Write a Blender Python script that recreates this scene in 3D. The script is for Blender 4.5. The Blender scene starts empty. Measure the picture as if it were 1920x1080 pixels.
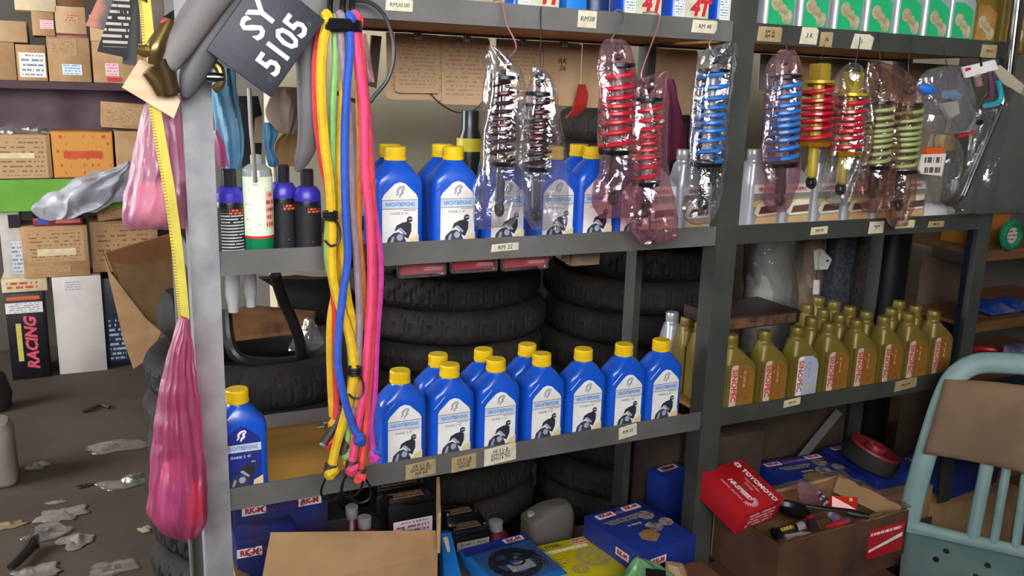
import bpy, bmesh, math, random
from mathutils import Vector, Matrix, noise
random.seed(7)
S = bpy.context.scene
COL = S.collection
PI = math.pi

# ------------------------------------------------------------------ camera
FOC = 1640.06
YAW, PITCH, ROLL = (math.radians(a) for a in (26.249, 12.830, 1.773))
CAM = Vector((0.0, -1.5, 1.5))
_cy, _sy, _cp, _sp = math.cos(YAW), math.sin(YAW), math.cos(PITCH), math.sin(PITCH)
FW = Vector((_sy*_cp, _cy*_cp, -_sp)); _r = Vector((_cy, -_sy, 0)); _u = _r.cross(FW)
RT = _r*math.cos(ROLL) + _u*math.sin(ROLL); UP = _u*math.cos(ROLL) - _r*math.sin(ROLL)
cam = bpy.data.cameras.new('camera'); cam_o = bpy.data.objects.new('camera', cam); COL.objects.link(cam_o)
m = Matrix((RT, UP, -FW)).transposed().to_4x4(); m.translation = CAM
cam_o.matrix_world = m
cam.sensor_width = 36; cam.lens = 36*FOC/1920; cam.clip_start = 0.02; cam.clip_end = 200
S.camera = cam_o
def px(x, y, Y):                      # the point of the plane y = Y seen at that pixel of the photograph
    d = FW + RT*((x-960)/FOC) - UP*((y-540)/FOC)
    return CAM + d*((Y-CAM.y)/d.y)
def pz(x, y, Z):
    d = FW + RT*((x-960)/FOC) - UP*((y-540)/FOC)
    return CAM + d*((Z-CAM.z)/d.z)

# ------------------------------------------------------------------ daylight
W = bpy.data.worlds.new('overcast'); S.world = W; W.use_nodes = True
nt = W.node_tree; nt.nodes.clear()
o = nt.nodes.new('ShaderNodeOutputWorld'); bg = nt.nodes.new('ShaderNodeBackground')
bg.inputs[0].default_value = (0.97, 0.98, 1.0, 1); bg.inputs[1].default_value = 17.5
nt.links.new(bg.outputs[0], o.inputs[0])
S.view_settings.view_transform = 'Standard'; S.view_settings.look = 'None'
S.view_settings.exposure = 0.18; S.view_settings.gamma = 1.0; S.view_settings.use_curve_mapping = False

# ------------------------------------------------------------------ materials
def lin(h):
    h = h.lstrip('#'); out = []
    for i in (0, 2, 4):
        c = int(h[i:i+2], 16)/255
        out.append(c/12.92 if c <= .04045 else ((c+.055)/1.055)**2.4)
    return (*out, 1)
MATS = {}
def mat(name, col, rough=.6, metal=0, col2=None, scale=18, bump=0, bscale=60, spec=.5, coat=0, detail=4, sss=0, lo=.35, hi=.65):
    if name in MATS: return MATS[name]
    M = bpy.data.materials.new(name); M.use_nodes = True; t = M.node_tree; b = t.nodes['Principled BSDF']
    c1 = lin(col); b.inputs['Base Color'].default_value = c1
    b.inputs['Roughness'].default_value = rough; b.inputs['Metallic'].default_value = metal
    b.inputs['Specular IOR Level'].default_value = spec; b.inputs['Coat Weight'].default_value = coat
    b.inputs['Coat Roughness'].default_value = .08
    tc = t.nodes.new('ShaderNodeTexCoord')
    c2 = lin(col2) if col2 else tuple([v*.82 for v in c1[:3]]+[1])
    n = t.nodes.new('ShaderNodeTexNoise'); n.inputs['Scale'].default_value = scale; n.inputs['Detail'].default_value = detail
    t.links.new(tc.outputs['Object'], n.inputs['Vector'])
    mr = t.nodes.new('ShaderNodeMapRange'); mr.inputs[1].default_value = lo; mr.inputs[2].default_value = hi
    t.links.new(n.outputs[0], mr.inputs[0])
    mx = t.nodes.new('ShaderNodeMix'); mx.data_type = 'RGBA'
    mx.inputs[6].default_value = c1; mx.inputs[7].default_value = c2
    t.links.new(mr.outputs[0], mx.inputs[0]); t.links.new(mx.outputs[2], b.inputs['Base Color'])
    if bump:
        n2 = t.nodes.new('ShaderNodeTexNoise'); n2.inputs['Scale'].default_value = bscale; n2.inputs['Detail'].default_value = 5
        bp = t.nodes.new('ShaderNodeBump'); bp.inputs['Strength'].default_value = bump; bp.inputs['Distance'].default_value = .004
        t.links.new(tc.outputs['Object'], n2.inputs['Vector']); t.links.new(n2.outputs[0], bp.inputs['Height'])
        t.links.new(bp.outputs[0], b.inputs['Normal'])
    MATS[name] = M; return M
def print_mat(name, paper, ink, rows=6, words=5, margin=.08, fill=.5, axes='XZ', cover=.62, rough=.7):
    """paper with lines of small print that nobody can read"""
    if name in MATS: return MATS[name]
    M = bpy.data.materials.new(name); M.use_nodes = True; t = M.node_tree; b = t.nodes['Principled BSDF']
    b.inputs['Roughness'].default_value = rough
    L = t.links.new; N = t.nodes.new
    def mth(op, a, c=None):
        n = N('ShaderNodeMath'); n.operation = op
        for i, v in enumerate((a, c)):
            if v is None: continue
            if isinstance(v, (int, float)): n.inputs[i].default_value = v
            else: L(v, n.inputs[i])
        return n.outputs[0]
    tc = N('ShaderNodeTexCoord'); sp = N('ShaderNodeSeparateXYZ'); L(tc.outputs['Generated'], sp.inputs[0])
    u = sp.outputs['XYZ'.index(axes[0])]; v = sp.outputs['XYZ'.index(axes[1])]
    rv = mth('MULTIPLY', v, rows); row = mth('FLOOR', rv); fr = mth('FRACT', rv)
    on = mth('LESS_THAN', mth('ABSOLUTE', mth('SUBTRACT', fr, .5)), fill/2)
    cb = N('ShaderNodeCombineXYZ'); L(mth('MULTIPLY', u, words*2.0), cb.inputs[0]); L(mth('MULTIPLY', row, 3.7), cb.inputs[1])
    n = N('ShaderNodeTexNoise'); n.inputs['Scale'].default_value = 1.6; n.inputs['Detail'].default_value = 3; L(cb.outputs[0], n.inputs[0])
    word = mth('LESS_THAN', n.outputs[0], cover*.85)
    inm = mth('LESS_THAN', mth('ABSOLUTE', mth('SUBTRACT', u, .5)), .5-margin)
    inv = mth('LESS_THAN', mth('ABSOLUTE', mth('SUBTRACT', v, .5)), .5-margin)
    k = mth('MULTIPLY', mth('MULTIPLY', on, word), mth('MULTIPLY', inm, inv))
    mx = N('ShaderNodeMix'); mx.data_type = 'RGBA'; mx.inputs[6].default_value = lin(paper); mx.inputs[7].default_value = lin(ink)
    L(k, mx.inputs[0]); L(mx.outputs[2], b.inputs['Base Color'])
    MATS[name] = M; return M
def film(name, tint='#ffffff', haze=.08, gloss=.2, rough=.12, bump=.5, bscale=45, hazecol='#e8e8ee', facing=.35, stretch=None):
    """clear wrinkled plastic film"""
    if name in MATS: return MATS[name]
    M = bpy.data.materials.new(name); M.use_nodes = True; t = M.node_tree; t.nodes.clear(); N = t.nodes.new; L = t.links.new
    out = N('ShaderNodeOutputMaterial'); tr = N('ShaderNodeBsdfTransparent'); tr.inputs[0].default_value = lin(tint)
    gl = N('ShaderNodeBsdfGlossy'); gl.inputs['Roughness'].default_value = rough; gl.inputs[0].default_value = (1, 1, 1, 1)
    df = N('ShaderNodeBsdfDiffuse'); df.inputs[0].default_value = lin(hazecol)
    tl = N('ShaderNodeBsdfTranslucent'); tl.inputs[0].default_value = lin(hazecol)
    tc = N('ShaderNodeTexCoord'); n = N('ShaderNodeTexNoise'); n.inputs['Scale'].default_value = bscale; n.inputs['Detail'].default_value = 3
    n.inputs['Distortion'].default_value = 1.2
    if stretch:
        mp = N('ShaderNodeMapping'); mp.inputs['Scale'].default_value = stretch; L(tc.outputs['Object'], mp.inputs[0]); L(mp.outputs[0], n.inputs[0])
    else: L(tc.outputs['Object'], n.inputs[0])
    bp = N('ShaderNodeBump'); bp.inputs['Strength'].default_value = bump; bp.inputs['Distance'].default_value = .006
    L(n.outputs[0], bp.inputs['Height']); L(bp.outputs[0], gl.inputs['Normal'])
    lw = N('ShaderNodeLayerWeight'); lw.inputs[0].default_value = .35; L(bp.outputs[0], lw.inputs['Normal'])
    mr = N('ShaderNodeMapRange'); mr.inputs[3].default_value = gloss*.5; mr.inputs[4].default_value = min(1, gloss*.5+facing)
    L(lw.outputs['Facing'], mr.inputs[0])
    d2 = N('ShaderNodeMixShader'); d2.inputs[0].default_value = .5; L(df.outputs[0], d2.inputs[1]); L(tl.outputs[0], d2.inputs[2])
    m1 = N('ShaderNodeMixShader'); m1.inputs[0].default_value = haze; L(tr.outputs[0], m1.inputs[1]); L(d2.outputs[0], m1.inputs[2])
    m2 = N('ShaderNodeMixShader'); L(mr.outputs[0], m2.inputs[0]); L(m1.outputs[0], m2.inputs[1]); L(gl.outputs[0], m2.inputs[2])
    L(m2.outputs[0], out.inputs[0]); MATS[name] = M; return M
def wood(name, c1, c2, scale=6, rough=.6, axis=(1, 8, 8)):
    if name in MATS: return MATS[name]
    M = bpy.data.materials.new(name); M.use_nodes = True; t = M.node_tree; b = t.nodes['Principled BSDF']; N = t.nodes.new; L = t.links.new
    b.inputs['Roughness'].default_value = rough
    tc = N('ShaderNodeTexCoord'); mp = N('ShaderNodeMapping'); mp.inputs['Scale'].default_value = axis; L(tc.outputs['Object'], mp.inputs[0])
    n = N('ShaderNodeTexNoise'); n.inputs['Scale'].default_value = scale; n.inputs['Detail'].default_value = 6; L(mp.outputs[0], n.inputs[0])
    r = N('ShaderNodeValToRGB'); r.color_ramp.elements[0].color = lin(c1); r.color_ramp.elements[1].color = lin(c2)
    r.color_ramp.elements[0].position = .35; r.color_ramp.elements[1].position = .65
    L(n.outputs[0], r.inputs[0]); L(r.outputs[0], b.inputs['Base Color']); MATS[name] = M; return M

# ------------------------------------------------------------------ mesh helpers
class MB:
    def __init__(s): s.v = []; s.f = []; s.mi = []; s.cur = 0
    def add(s, vs, fs):
        o = len(s.v); s.v += [Vector(p) for p in vs]; s.f += [tuple(i+o for i in f) for f in fs]; s.mi += [s.cur]*len(fs); return s
    def box(s, a, b, bev=0):
        x0, y0, z0 = a; x1, y1, z1 = b
        if bev <= 0:
            v = [(x0,y0,z0),(x1,y0,z0),(x1,y1,z0),(x0,y1,z0),(x0,y0,z1),(x1,y0,z1),(x1,y1,z1),(x0,y1,z1)]
            return s.add(v, [(0,3,2,1),(4,5,6,7),(0,1,5,4),(1,2,6,5),(2,3,7,6),(3,0,4,7)])
        bm = bmesh.new(); bmesh.ops.create_cube(bm, size=1)
        for q in bm.verts: q.co = Vector(((x0+x1)/2+q.co.x*(x1-x0), (y0+y1)/2+q.co.y*(y1-y0), (z0+z1)/2+q.co.z*(z1-z0)))
        bmesh.ops.bevel(bm, geom=bm.edges[:], offset=bev, segments=2, profile=.5, affect='EDGES')
        bm.verts.ensure_lookup_table(); bm.verts.index_update()
        s.add([q.co.copy() for q in bm.verts], [[q.index for q in f.verts] for f in bm.faces]); bm.free(); return s
    def rings(s, rings, cap0=True, cap1=True, closed=True):
        n = len(rings[0]); o = len(s.v); fs = []
        for k in range(len(rings)-1):
            for i in range(n if closed else n-1):
                j = (i+1) % n; fs.append((k*n+i, k*n+j, (k+1)*n+j, (k+1)*n+i))
        if cap0: fs.append(tuple(range(n-1, -1, -1)))
        if cap1: fs.append(tuple((len(rings)-1)*n+i for i in range(n)))
        return s.add([p for r in rings for p in r], fs)
    def tube(s, pts, r, n=8, smooth=0, caps=True):
        pts = [Vector(p) for p in pts]
        rad = list(r) if hasattr(r, '__len__') else [r]*len(pts)
        if smooth: pts, rad = catmull(pts, smooth, rad)
        rings = []; up = None
        for i, p in enumerate(pts):
            t = (pts[min(i+1, len(pts)-1)]-pts[max(i-1, 0)])
            if t.length < 1e-9: t = Vector((0,0,1))
            t.normalize()
            if up is None:
                up = Vector((0,0,1)) if abs(t.z) < .9 else Vector((0,1,0))
            a = t.cross(up)
            if a.length < 1e-6: a = t.cross(Vector((1,0,0)))
            a.normalize(); b = a.cross(t).normalized(); up = b
            rings.append([p+(a*math.cos(2*PI*k/n)+b*math.sin(2*PI*k/n))*rad[i] for k in range(n)])
        return s.rings(rings, caps, caps)
    def cyl(s, a, b, r0, r1=None, n=20):
        return s.tube([a, b], [r0, r0 if r1 is None else r1], n)
    def lathe(s, prof, c=(0,0,0), n=28, axis='Z', wob=None):
        rings = []; c = Vector(c)
        for r, z in prof:
            ring = []
            for k in range(n):
                a = 2*PI*k/n; rr = r*(wob(a, z) if wob else 1)
                x, y = rr*math.cos(a), rr*math.sin(a)
                p = Vector((x, y, z)) if axis == 'Z' else (Vector((z, x, y)) if axis == 'X' else Vector((y, z, x)))
                ring.append(c+p)
            rings.append(ring)
        return s.rings(rings)
    def prism(s, poly, t, plane='XZ', at=0):
        """polygon given in a plane, thickened by t along the normal"""
        def P(u, w, d): return {'XZ': (u, d, w), 'XY': (u, w, d), 'YZ': (d, u, w)}[plane]
        n = len(poly)
        v = [P(u, w, at) for u, w in poly]+[P(u, w, at+t) for u, w in poly]
        f = [tuple(range(n)), tuple(range(2*n-1, n-1, -1))]+[(i, n+i, n+(i+1) % n, (i+1) % n) for i in range(n)]
        return s.add(v, f)
    def slab(s, corners, t):
        """four (or more) 3D corners thickened by vector t"""
        cs = [Vector(c) for c in corners]; t = Vector(t); n = len(cs)
        return s.add(cs+[c+t for c in cs], [tuple(range(n-1, -1, -1)), tuple(range(n, 2*n))]+[(i, (i+1) % n, n+(i+1) % n, n+i) for i in range(n)])
    def torus(s, c, R, r, axis='Y', n=20, k=8, a0=0, a1=2*PI):
        c = Vector(c); pts = []
        full = abs(a1-a0-2*PI) < 1e-6
        for i in range(n + (0 if full else 1)):
            a = a0+(a1-a0)*i/n; u, w = R*math.cos(a), R*math.sin(a)
            pts.append(c+Vector({'Y': (u, 0, w), 'Z': (u, w, 0), 'X': (0, u, w)}[axis]))
        if not full: return s.tube(pts, r, k)
        rings = []
        for i, p in enumerate(pts):
            d = (p-c).normalized(); ax = Vector({'Y': (0,1,0), 'Z': (0,0,1), 'X': (1,0,0)}[axis])
            rings.append([p+(d*math.cos(2*PI*q/k)+ax*math.sin(2*PI*q/k))*r for q in range(k)])
        rings.append(rings[0]); return s.rings(rings, False, False)
    def grid(s, fn, nu, nv):
        return s.add([fn(i/nu, j/nv) for j in range(nv+1) for i in range(nu+1)],
                     [(j*(nu+1)+i, j*(nu+1)+i+1, (j+1)*(nu+1)+i+1, (j+1)*(nu+1)+i) for j in range(nv) for i in range(nu)])
    def xf(s, M):
        s.v = [M @ p for p in s.v]; return s
    def build(s, name, mats, parent=None, local=False, smooth=30, label=None, loc=None):
        me = bpy.data.meshes.new(name)
        off = Vector((0,0,0)) if local or parent is None else world_loc(parent)
        if loc is not None: off = Vector(loc)
        me.from_pydata([p-off for p in s.v], [], s.f)
        for mm in (mats if isinstance(mats, (list, tuple)) else [mats]): me.materials.append(mm)
        if max(s.mi, default=0): me.polygons.foreach_set('material_index', s.mi)
        bm = bmesh.new(); bm.from_mesh(me); bmesh.ops.recalc_face_normals(bm, faces=bm.faces[:]); bm.to_mesh(me); bm.free()
        if smooth:
            me.polygons.foreach_set('use_smooth', [True]*len(me.polygons)); me.set_sharp_from_angle(angle=math.radians(smooth))
        me.update()
        ob = bpy.data.objects.new(name, me); COL.objects.link(ob)
        if parent is not None: ob.parent = parent
        if loc is not None: ob.location = loc
        if label: ob['label'] = label
        return ob
def world_loc(ob):
    p = Vector(ob.location)
    while ob.parent is not None: ob = ob.parent; p = p+Vector(ob.location)
    return p
def catmull(pts, k, rad=None):
    out = []; ro = []
    n = len(pts)
    for i in range(n-1):
        p0, p1, p2, p3 = pts[max(i-1,0)], pts[i], pts[i+1], pts[min(i+2,n-1)]
        for j in range(k):
            t = j/k
            out.append(.5*((2*p1)+(p2-p0)*t+(2*p0-5*p1+4*p2-p3)*t*t+(3*p1-p0-3*p2+p3)*t**3))
            if rad: ro.append(rad[i]*(1-t)+rad[i+1]*t)
    out.append(pts[-1])
    if rad: ro.append(rad[-1])
    return out, ro
def thing(name, label, cat, loc=(0,0,0), rot=(0,0,0), group=None):
    ob = bpy.data.objects.new(name, None); COL.objects.link(ob); ob.empty_display_size = .02
    ob.location = loc; ob.rotation_euler = rot; ob['label'] = label; ob['category'] = cat
    if group: ob['group'] = group
    return ob
def tag(ob, label, cat, group=None):
    ob['label'] = label; ob['category'] = cat
    if group: ob['group'] = group
    return ob
def struct(ob): ob['kind'] = 'structure'; return ob
def copy_tree(ob, parent=None):
    c = ob.copy(); COL.objects.link(c); c.parent = parent
    for ch in ob.children: copy_tree(ch, c)
    return c
def copies(proto, loc, rz=0, label=None, group=None):
    c = copy_tree(proto); c.location = loc; c.rotation_euler = (0, 0, rz)
    if label: c['label'] = label
    if group: c['group'] = group
    return c
_tx = {}
def text_mesh(body, size, shear=0, bold=0, sx=1):
    k = (body, size, shear, bold, sx)
    if k not in _tx:
        cu = bpy.data.curves.new('t', 'FONT'); cu.body = body; cu.size = size; cu.align_x = 'CENTER'; cu.align_y = 'CENTER'
        cu.shear = shear; cu.offset = bold; cu.extrude = .0003; cu.resolution_u = 2; cu.space_line = .85
        ob = bpy.data.objects.new('t', cu); COL.objects.link(ob)
        dg = bpy.context.evaluated_depsgraph_get(); me = bpy.data.meshes.new_from_object(ob.evaluated_get(dg))
        bpy.data.objects.remove(ob); bpy.data.curves.remove(cu)
        if sx != 1:
            for q in me.vertices: q.co.x *= sx
        _tx[k] = me
    return _tx[k].copy()
def text(body, size, m_, parent, loc, rot=(PI/2, 0, 0), name='lettering', **kw):
    me = text_mesh(body, size, **kw); me.materials.clear(); me.materials.append(m_)
    ob = bpy.data.objects.new(name, me); COL.objects.link(ob); ob.parent = parent; ob.location = loc; ob.rotation_euler = rot
    return ob
def rrect(w, d, r, k=4):
    pts = []
    for cx, cy, a0 in ((w/2-r, d/2-r, 0), (-w/2+r, d/2-r, PI/2), (-w/2+r, -d/2+r, PI), (w/2-r, -d/2+r, 1.5*PI)):
        for i in range(k+1):
            a = a0+PI/2*i/k; pts.append((cx+r*math.cos(a), cy+r*math.sin(a)))
    return pts
def loft(secs):
    """(z, width, depth, corner radius, x shift) sections"""
    b = MB(); b.rings([[Vector((x+s[4], y, s[0])) for x, y in rrect(s[1], s[2], min(s[3], s[1]/2-.0002, s[2]/2-.0002))] for s in secs]); return b
def nz(p, s=1.0): return noise.noise(Vector(p)*s)
def px_loft(rows, Y, thick, n=26, folds=0, amp=.0, crum=.0, cscale=40, seed=0, nv=3, flat=True, y0=0):
    """bag-like body through rows (y, xleft, xright[, thickness factor[, Y]]) of the photograph on the plane Y"""
    b = MB(); cs = []; rs = []
    for r in rows:
        YY = r[4] if len(r) > 4 else Y
        a, c = px(r[1], r[0], YY), px(r[2], r[0], YY)
        cs.append((a+c)/2); rs.append(((c-a).length/2, thick*(r[3] if len(r) > 3 else 1), math.atan2(c.z-a.z, c.x-a.x)))
    cc, _ = catmull(cs, nv)
    rr = [catmull([Vector((q[0], q[1], q[2])) for q in rs], nv)[0]][0]
    rings = []
    for i, c in enumerate(cc):
        hw, ht, tl = rr[i]; ring = []
        hw = max(hw, .0012); ht = max(ht, .0008)
        for k in range(n):
            a = 2*PI*k/n
            f = 1+amp*math.sin(folds*a+seed+c.z*9+1.5*math.sin(c.z*23+seed))
            x, y = hw*math.cos(a)*(1+.3*(f-1)), ht*math.sin(a)*f
            p = c+Vector((x*math.cos(tl), y, x*math.sin(tl)))
            if crum:
                q = p*cscale+Vector((seed*7.1, 0, 0))
                p += Vector((nz(q)*.6, nz(q+Vector((31, 7, 3))), nz(q+Vector((5, 51, 9)))*.6))*crum
            ring.append(p)
        rings.append(ring)
    return b.rings(rings)
# ------------------------------------------------------------------ palette
STEEL = mat('painted_steel', '#76736f', .5, .2, '#5b5955', 7, bump=.15, bscale=90, lo=.3, hi=.7)
STEEL_D = mat('dark_green_steel', '#484a44', .55, .15, '#3a3c37', 8, bump=.15, bscale=90)  # darker grey-green for the middle posts, right bay and brace
POSTM = mat('galvanised_post', '#9d9b9d', .6, .1, '#7f7e82', 14, bump=.2, bscale=120)
PLY = wood('plywood', '#8a6420', '#a67a30', 3, .55, (1, 5, 5))
PLYU = wood('varnished_board', '#b87838', '#d09850', 5, .5, (1, 9, 9))
CARD = mat('cardboard', '#b48f66', .85, 0, '#a07c55', 9, bump=.08, bscale=40)
CARD2 = mat('pale_cardboard', '#c4a47c', .85, 0, '#b39068', 9)
CARDD = mat('dark_cardboard', '#7a4f30', .85, 0, '#5f3b23', 9, bump=.1, bscale=40)
CARDO = mat('orange_cardboard', '#c98a3c', .8, 0, '#b87a30', 9)
WHITE = mat('white_paper', '#e9e6e0', .7, 0, '#d8d4cc', 20)
CREAM = mat('cream_paper', '#ddcfa8', .75, 0, '#c9b98f', 30)
BLACK = mat('black_plastic', '#101012', .35, 0, '#18181a', 20)
RUBBER = mat('rubber', '#1c1a19', .75, 0, '#332e2a', 5, bump=.5, bscale=90, spec=.3, lo=.4, hi=.7)
INK = mat('ink', '#1b1b22', .7); REDINK = mat('red_ink', '#c8232c', .6); BLUEINK = mat('blue_ink', '#2a52b0', .6)
WHITEINK = mat('white_ink', '#f2f2f0', .6); YELINK = mat('yellow_ink', '#e0cf3a', .6); GREYINK = mat('grey_ink', '#8c8f94', .6)
BLUE = mat('blue_plastic', '#1655c6', .30, 0, '#124db8', 12, bump=.06, bscale=25, coat=.35)
YEL = mat('yellow_plastic', '#ecc818', .42, 0, '#e0b810', 12)
GOLD = mat('gold_plastic', '#7c6b2c', .42, .2, '#69591f', 9, bump=.05, bscale=25)
SILVER = mat('silver_plastic', '#b7b9be', .34, .35, '#a5a7ad', 9, bump=.05, bscale=25)
CHROME = mat('chrome', '#c9c9cc', .16, 1); WIRE = mat('dark_wire', '#4a4444', .45, .6)
BRASS = mat('gold_anodised', '#c9b048', .26, .45, '#b89c34', 12)
PINKBAG = mat('pink_polythene', '#d878a8', .35, 0, '#c85c92', 14, coat=.2, bump=.3, bscale=50)
BLUEBOX = mat('blue_carton', '#1e3c92', .38, 0, '#242f80', 6); LBLUE = mat('sky_blue_carton', '#1f7fd0', .4, 0, '#1a70c0', 8)
YELBOX = mat('yellow_carton', '#d8c81c', .45, 0, '#c4b012', 8); REDBOX = mat('red_carton', '#c5202a', .38, 0, '#b01820', 8)
CLEAR = film('clear_film', '#f7f5f7', .06, .26, .09, .55, 42); PINKCLEAR = film('rosy_film', '#f2d8de', .13, .26, .09, .55, 42, hazecol='#dca8b0')
BROWNCLEAR = film('brown_film', '#f0dcd2', .15, .26, .09, .55, 42, hazecol='#c09484'); DUSTY = film('dusty_film', '#e8e8e6', .22, .34, .12, .6, 34, hazecol='#cfcfd2')

# ------------------------------------------------------------------ the shop
FLOORM = mat('dirty_concrete', '#57493c', .85, 0, '#382f27', 2.2, bump=.5, bscale=16, detail=8, lo=.3, hi=.7)
WALLM = mat('cream_plaster', '#d8cdb2', .9, 0, '#c8bc9e', 2.5, bump=.1, bscale=30)
WALLD = mat('grey_plaster', '#5d5850', .9, 0, '#4a4640', 2, bump=.1, bscale=30)
ROOFM = mat('zinc_ceiling', '#4c4c4e', .7, 0, '#3d3e40', 3)
GROUNDM = mat('outside_concrete', '#8d8a84', .85, 0, '#7a7772', 1.5, bump=.3, bscale=12)
struct(MB().box((-3.0, -3.2, -.1), (3.62, 4.0, 0)).build('floor', FLOORM))
struct(MB().box((-14, -22, -.14), (14, -3.2, -.02)).build('floor_forecourt', GROUNDM))
struct(MB().box((-3.0, 3.9, 0), (.62, 4.02, 2.9)).build('wall_back', WALLD))
struct(MB().box((.52, 1.22, 0), (3.62, 1.34, 2.9)).build('wall_partition', WALLM))
struct(MB().box((.52, 1.34, 0), (.62, 3.9, 2.9)).build('wall_side', WALLD))
struct(MB().box((3.5, -3.2, 0), (3.62, 1.22, 2.9)).build('wall_right', WALLD))
struct(MB().box((-3.12, -3.2, 0), (-3.0, .9, 2.9)).build('wall_left', WALLD))
struct(MB().box((-3.12, 2.7, 0), (-3.0, 4.02, 2.9)).build('wall_left_rear', WALLD))
struct(MB().box((-3.12, .9, 0), (-3.0, 2.7, 1.1)).build('wall_added_sill', WALLD))  # sill of an unseen opening added to light the back boxes
struct(MB().box((-3.0, -2.5, 0), (3.5, -2.38, 1.7)).build('wall_light_block_low', WALLD))  # unseen low wall added to cut daylight on the lower shelves
struct(MB().box((.8, -3.2, 0), (3.5, -3.08, 2.9)).build('wall_light_block_right', WALLD))  # unseen wall segment added to keep daylight off the right side
struct(MB().box((-3.12, -3.2, 2.9), (3.62, 4.02, 3.0)).build('ceiling', ROOFM))

# ------------------------------------------------------------------ the steel rack
ZT0, ZT1 = 1.609, 1.6505          # lower and upper edge of the beams
ZM0, ZM1 = 1.1788, 1.2209
ZL0, ZL1 = .7499, .7925
ZB0, ZB1 = .32, .3625
XA, XB, XC = .147, 1.2312, 2.13
BT, BM, BL, BB = ZT0+.014, ZM0+.013, ZL0+.013, ZB0+.013   # board tops
DEP = .33
rack = thing('storage_rack', 'grey angle-iron storage rack with plywood shelves and handwritten price tags', 'rack', (XA, 0, 0))
def angle_post(x0, x1, y0, back=False, m_=POSTM, side='L'):
    b = MB(); t = .004
    if not back:
        b.box((x0, y0-.001, .0), (x1, y0+t, 2.35)); xs = x0 if side == 'L' else x1-t
        b.box((xs, y0+t, .0), (xs+t, y0+.045, 2.35))
    else:
        b.box((x0, y0-t, .0), (x1, y0, 2.35)); b.box((x0, y0-.045, 0), (x0+t, y0-t, 2.35))
    return b.build('post', m_, rack)
angle_post(XA, .193, -.004); angle_post(XB, 1.2878, -.004, m_=STEEL_D)
angle_post(2.095, 2.14, -.001, m_=STEEL_D, side='R')
angle_post(XA, .19, DEP+.012, True, STEEL); angle_post(XB+.0, 1.28, DEP+.012, True, STEEL_D); angle_post(2.095, 2.14, DEP+.012, True, STEEL_D)
def beam(x0, x1, z0, z1, y, m_, back=False):
    b = MB(); t = .003
    if not back:
        b.box((x0, y, z0), (x1, y+t, z1)); b.box((x0, y+t, z0), (x1, y+.014, z0+t))
    else:
        b.box((x0, y-t, z0), (x1, y, z1)); b.box((x0, y-.014, z0), (x1, y-t, z0+t))
    return b.build('back_beam' if back else 'front_beam', m_, rack)
for z0, z1 in ((ZT0, ZT1), (ZM0, ZM1), (ZL0, ZL1), (ZB0, ZB1)):
    beam(.193, XB, z0, z1, 0, STEEL); beam(1.2878, 2.095, z0, z1, 0, STEEL_D)
    beam(.19, XB, z0, z1, DEP+.008, STEEL, True); beam(1.28, 2.095, z0, z1, DEP+.008, STEEL_D, True)
    MB().box((XA+.004, .045, z0), (XA+.007, DEP-.035, z1)).build('side_beam', STEEL, rack)
def board(x0, x1, z, m_=PLY): return MB().box((x0, .0045, z-.0095), (x1, DEP+.003, z)).build('shelf_board', m_, rack)
for z, m_ in ((BT, PLYU), (BM, PLYU), (BL, PLY), (BB, PLY)):
    board(.195, 1.229, z, m_); board(1.29, 2.093, z, m_)
# diagonal brace of the right bay
MB().tube([px(1572, 772, .30), px(1500, 860, .30)], .016, 4).build('brace', STEEL_D, rack)

# handwritten tags stuck on the beams
TAGW = mat('tag_paper', '#ddd6bd', .8, 0, '#c9c0a4', 60); TAGB = mat('tag_cardboard', '#b09a72', .85, 0, '#9b865f', 60)
def price_tag(cx, cy, w, h, words, m_=TAGW, tilt=0, Y=-.0012, size=.011, clip=.12, z=None):
    c = px(cx, cy, 0.0); k = (px(cx+1, cy, 0)-px(cx, cy, 0)).length
    W_, H_ = w*k/1.0, h*(px(cx, cy+1, 0)-c).length
    poly = [(-W_/2, -H_/2), (W_/2*(1-clip*.4), -H_/2), (W_/2, H_/2*(1-clip)), (W_/2*(1-clip), H_/2), (-W_/2*(1-clip*.6), H_/2*.96)]
    ob = MB().prism(poly, .0008, 'XZ').build('price_tag', m_, rack, local=True)
    ob.location = (c.x-XA, Y-.001, c.z); ob.rotation_euler = (0, -tilt, 0)
    text(words, size, INK, ob, (0, -.0004, 0), name='handwriting', shear=.15)
    return ob
price_tag(748, 10, 52, 22, 'RM30.00', size=.010)
price_tag(1100, 36, 36, 32, 'RM38', size=.013)
price_tag(1320, 50, 48, 24, 'RM 48', size=.012)
price_tag(1442, 64, 46, 28, 'RM 36\nRM 40', TAGB, size=.010)
price_tag(1516, 67, 34, 32, '3 K', size=.014, clip=.3)
price_tag(1548, 74, 24, 28, '36', TAGB, size=.012)
price_tag(1616, 78, 42, 28, '5 -', size=.012, clip=.4)
price_tag(1853, 96, 30, 24, 'RM 36', TAGB, size=.009)
price_tag(946, 463, 52, 14, 'RM 22', tilt=.03, size=.012)
price_tag(1535, 432, 32, 14, 'RM 24', CREAM, size=.009, tilt=.04)
price_tag(1642, 426, 28, 22, '10W-40\n4T', TAGW, size=.006)
price_tag(1696, 420, 36, 14, 'RM 32', CREAM, size=.008)
price_tag(1754, 420, 30, 11, 'RM 30', TAGB, size=.008)
price_tag(788, 879, 57, 28, 'XB 5 L-B\nGM18RZZ\nRM 68', TAGB, tilt=.06, size=.0095)
price_tag(869, 867, 47, 28, 'XB 8 L-B\nGM CBE\nRM 28', TAGB, tilt=.06, size=.0088)
price_tag(937, 851, 60, 32, 'XB 5 L-B\nGM1BRZZ\nRM114 TH', TAGW, tilt=.08, size=.0098)
price_tag(1176, 808, 34, 22, 'RM 22', TAGW, tilt=.12, size=.010)
price_tag(1484, 754, 31, 13, 'RM 24', CREAM, tilt=.06, size=.008)
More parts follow.
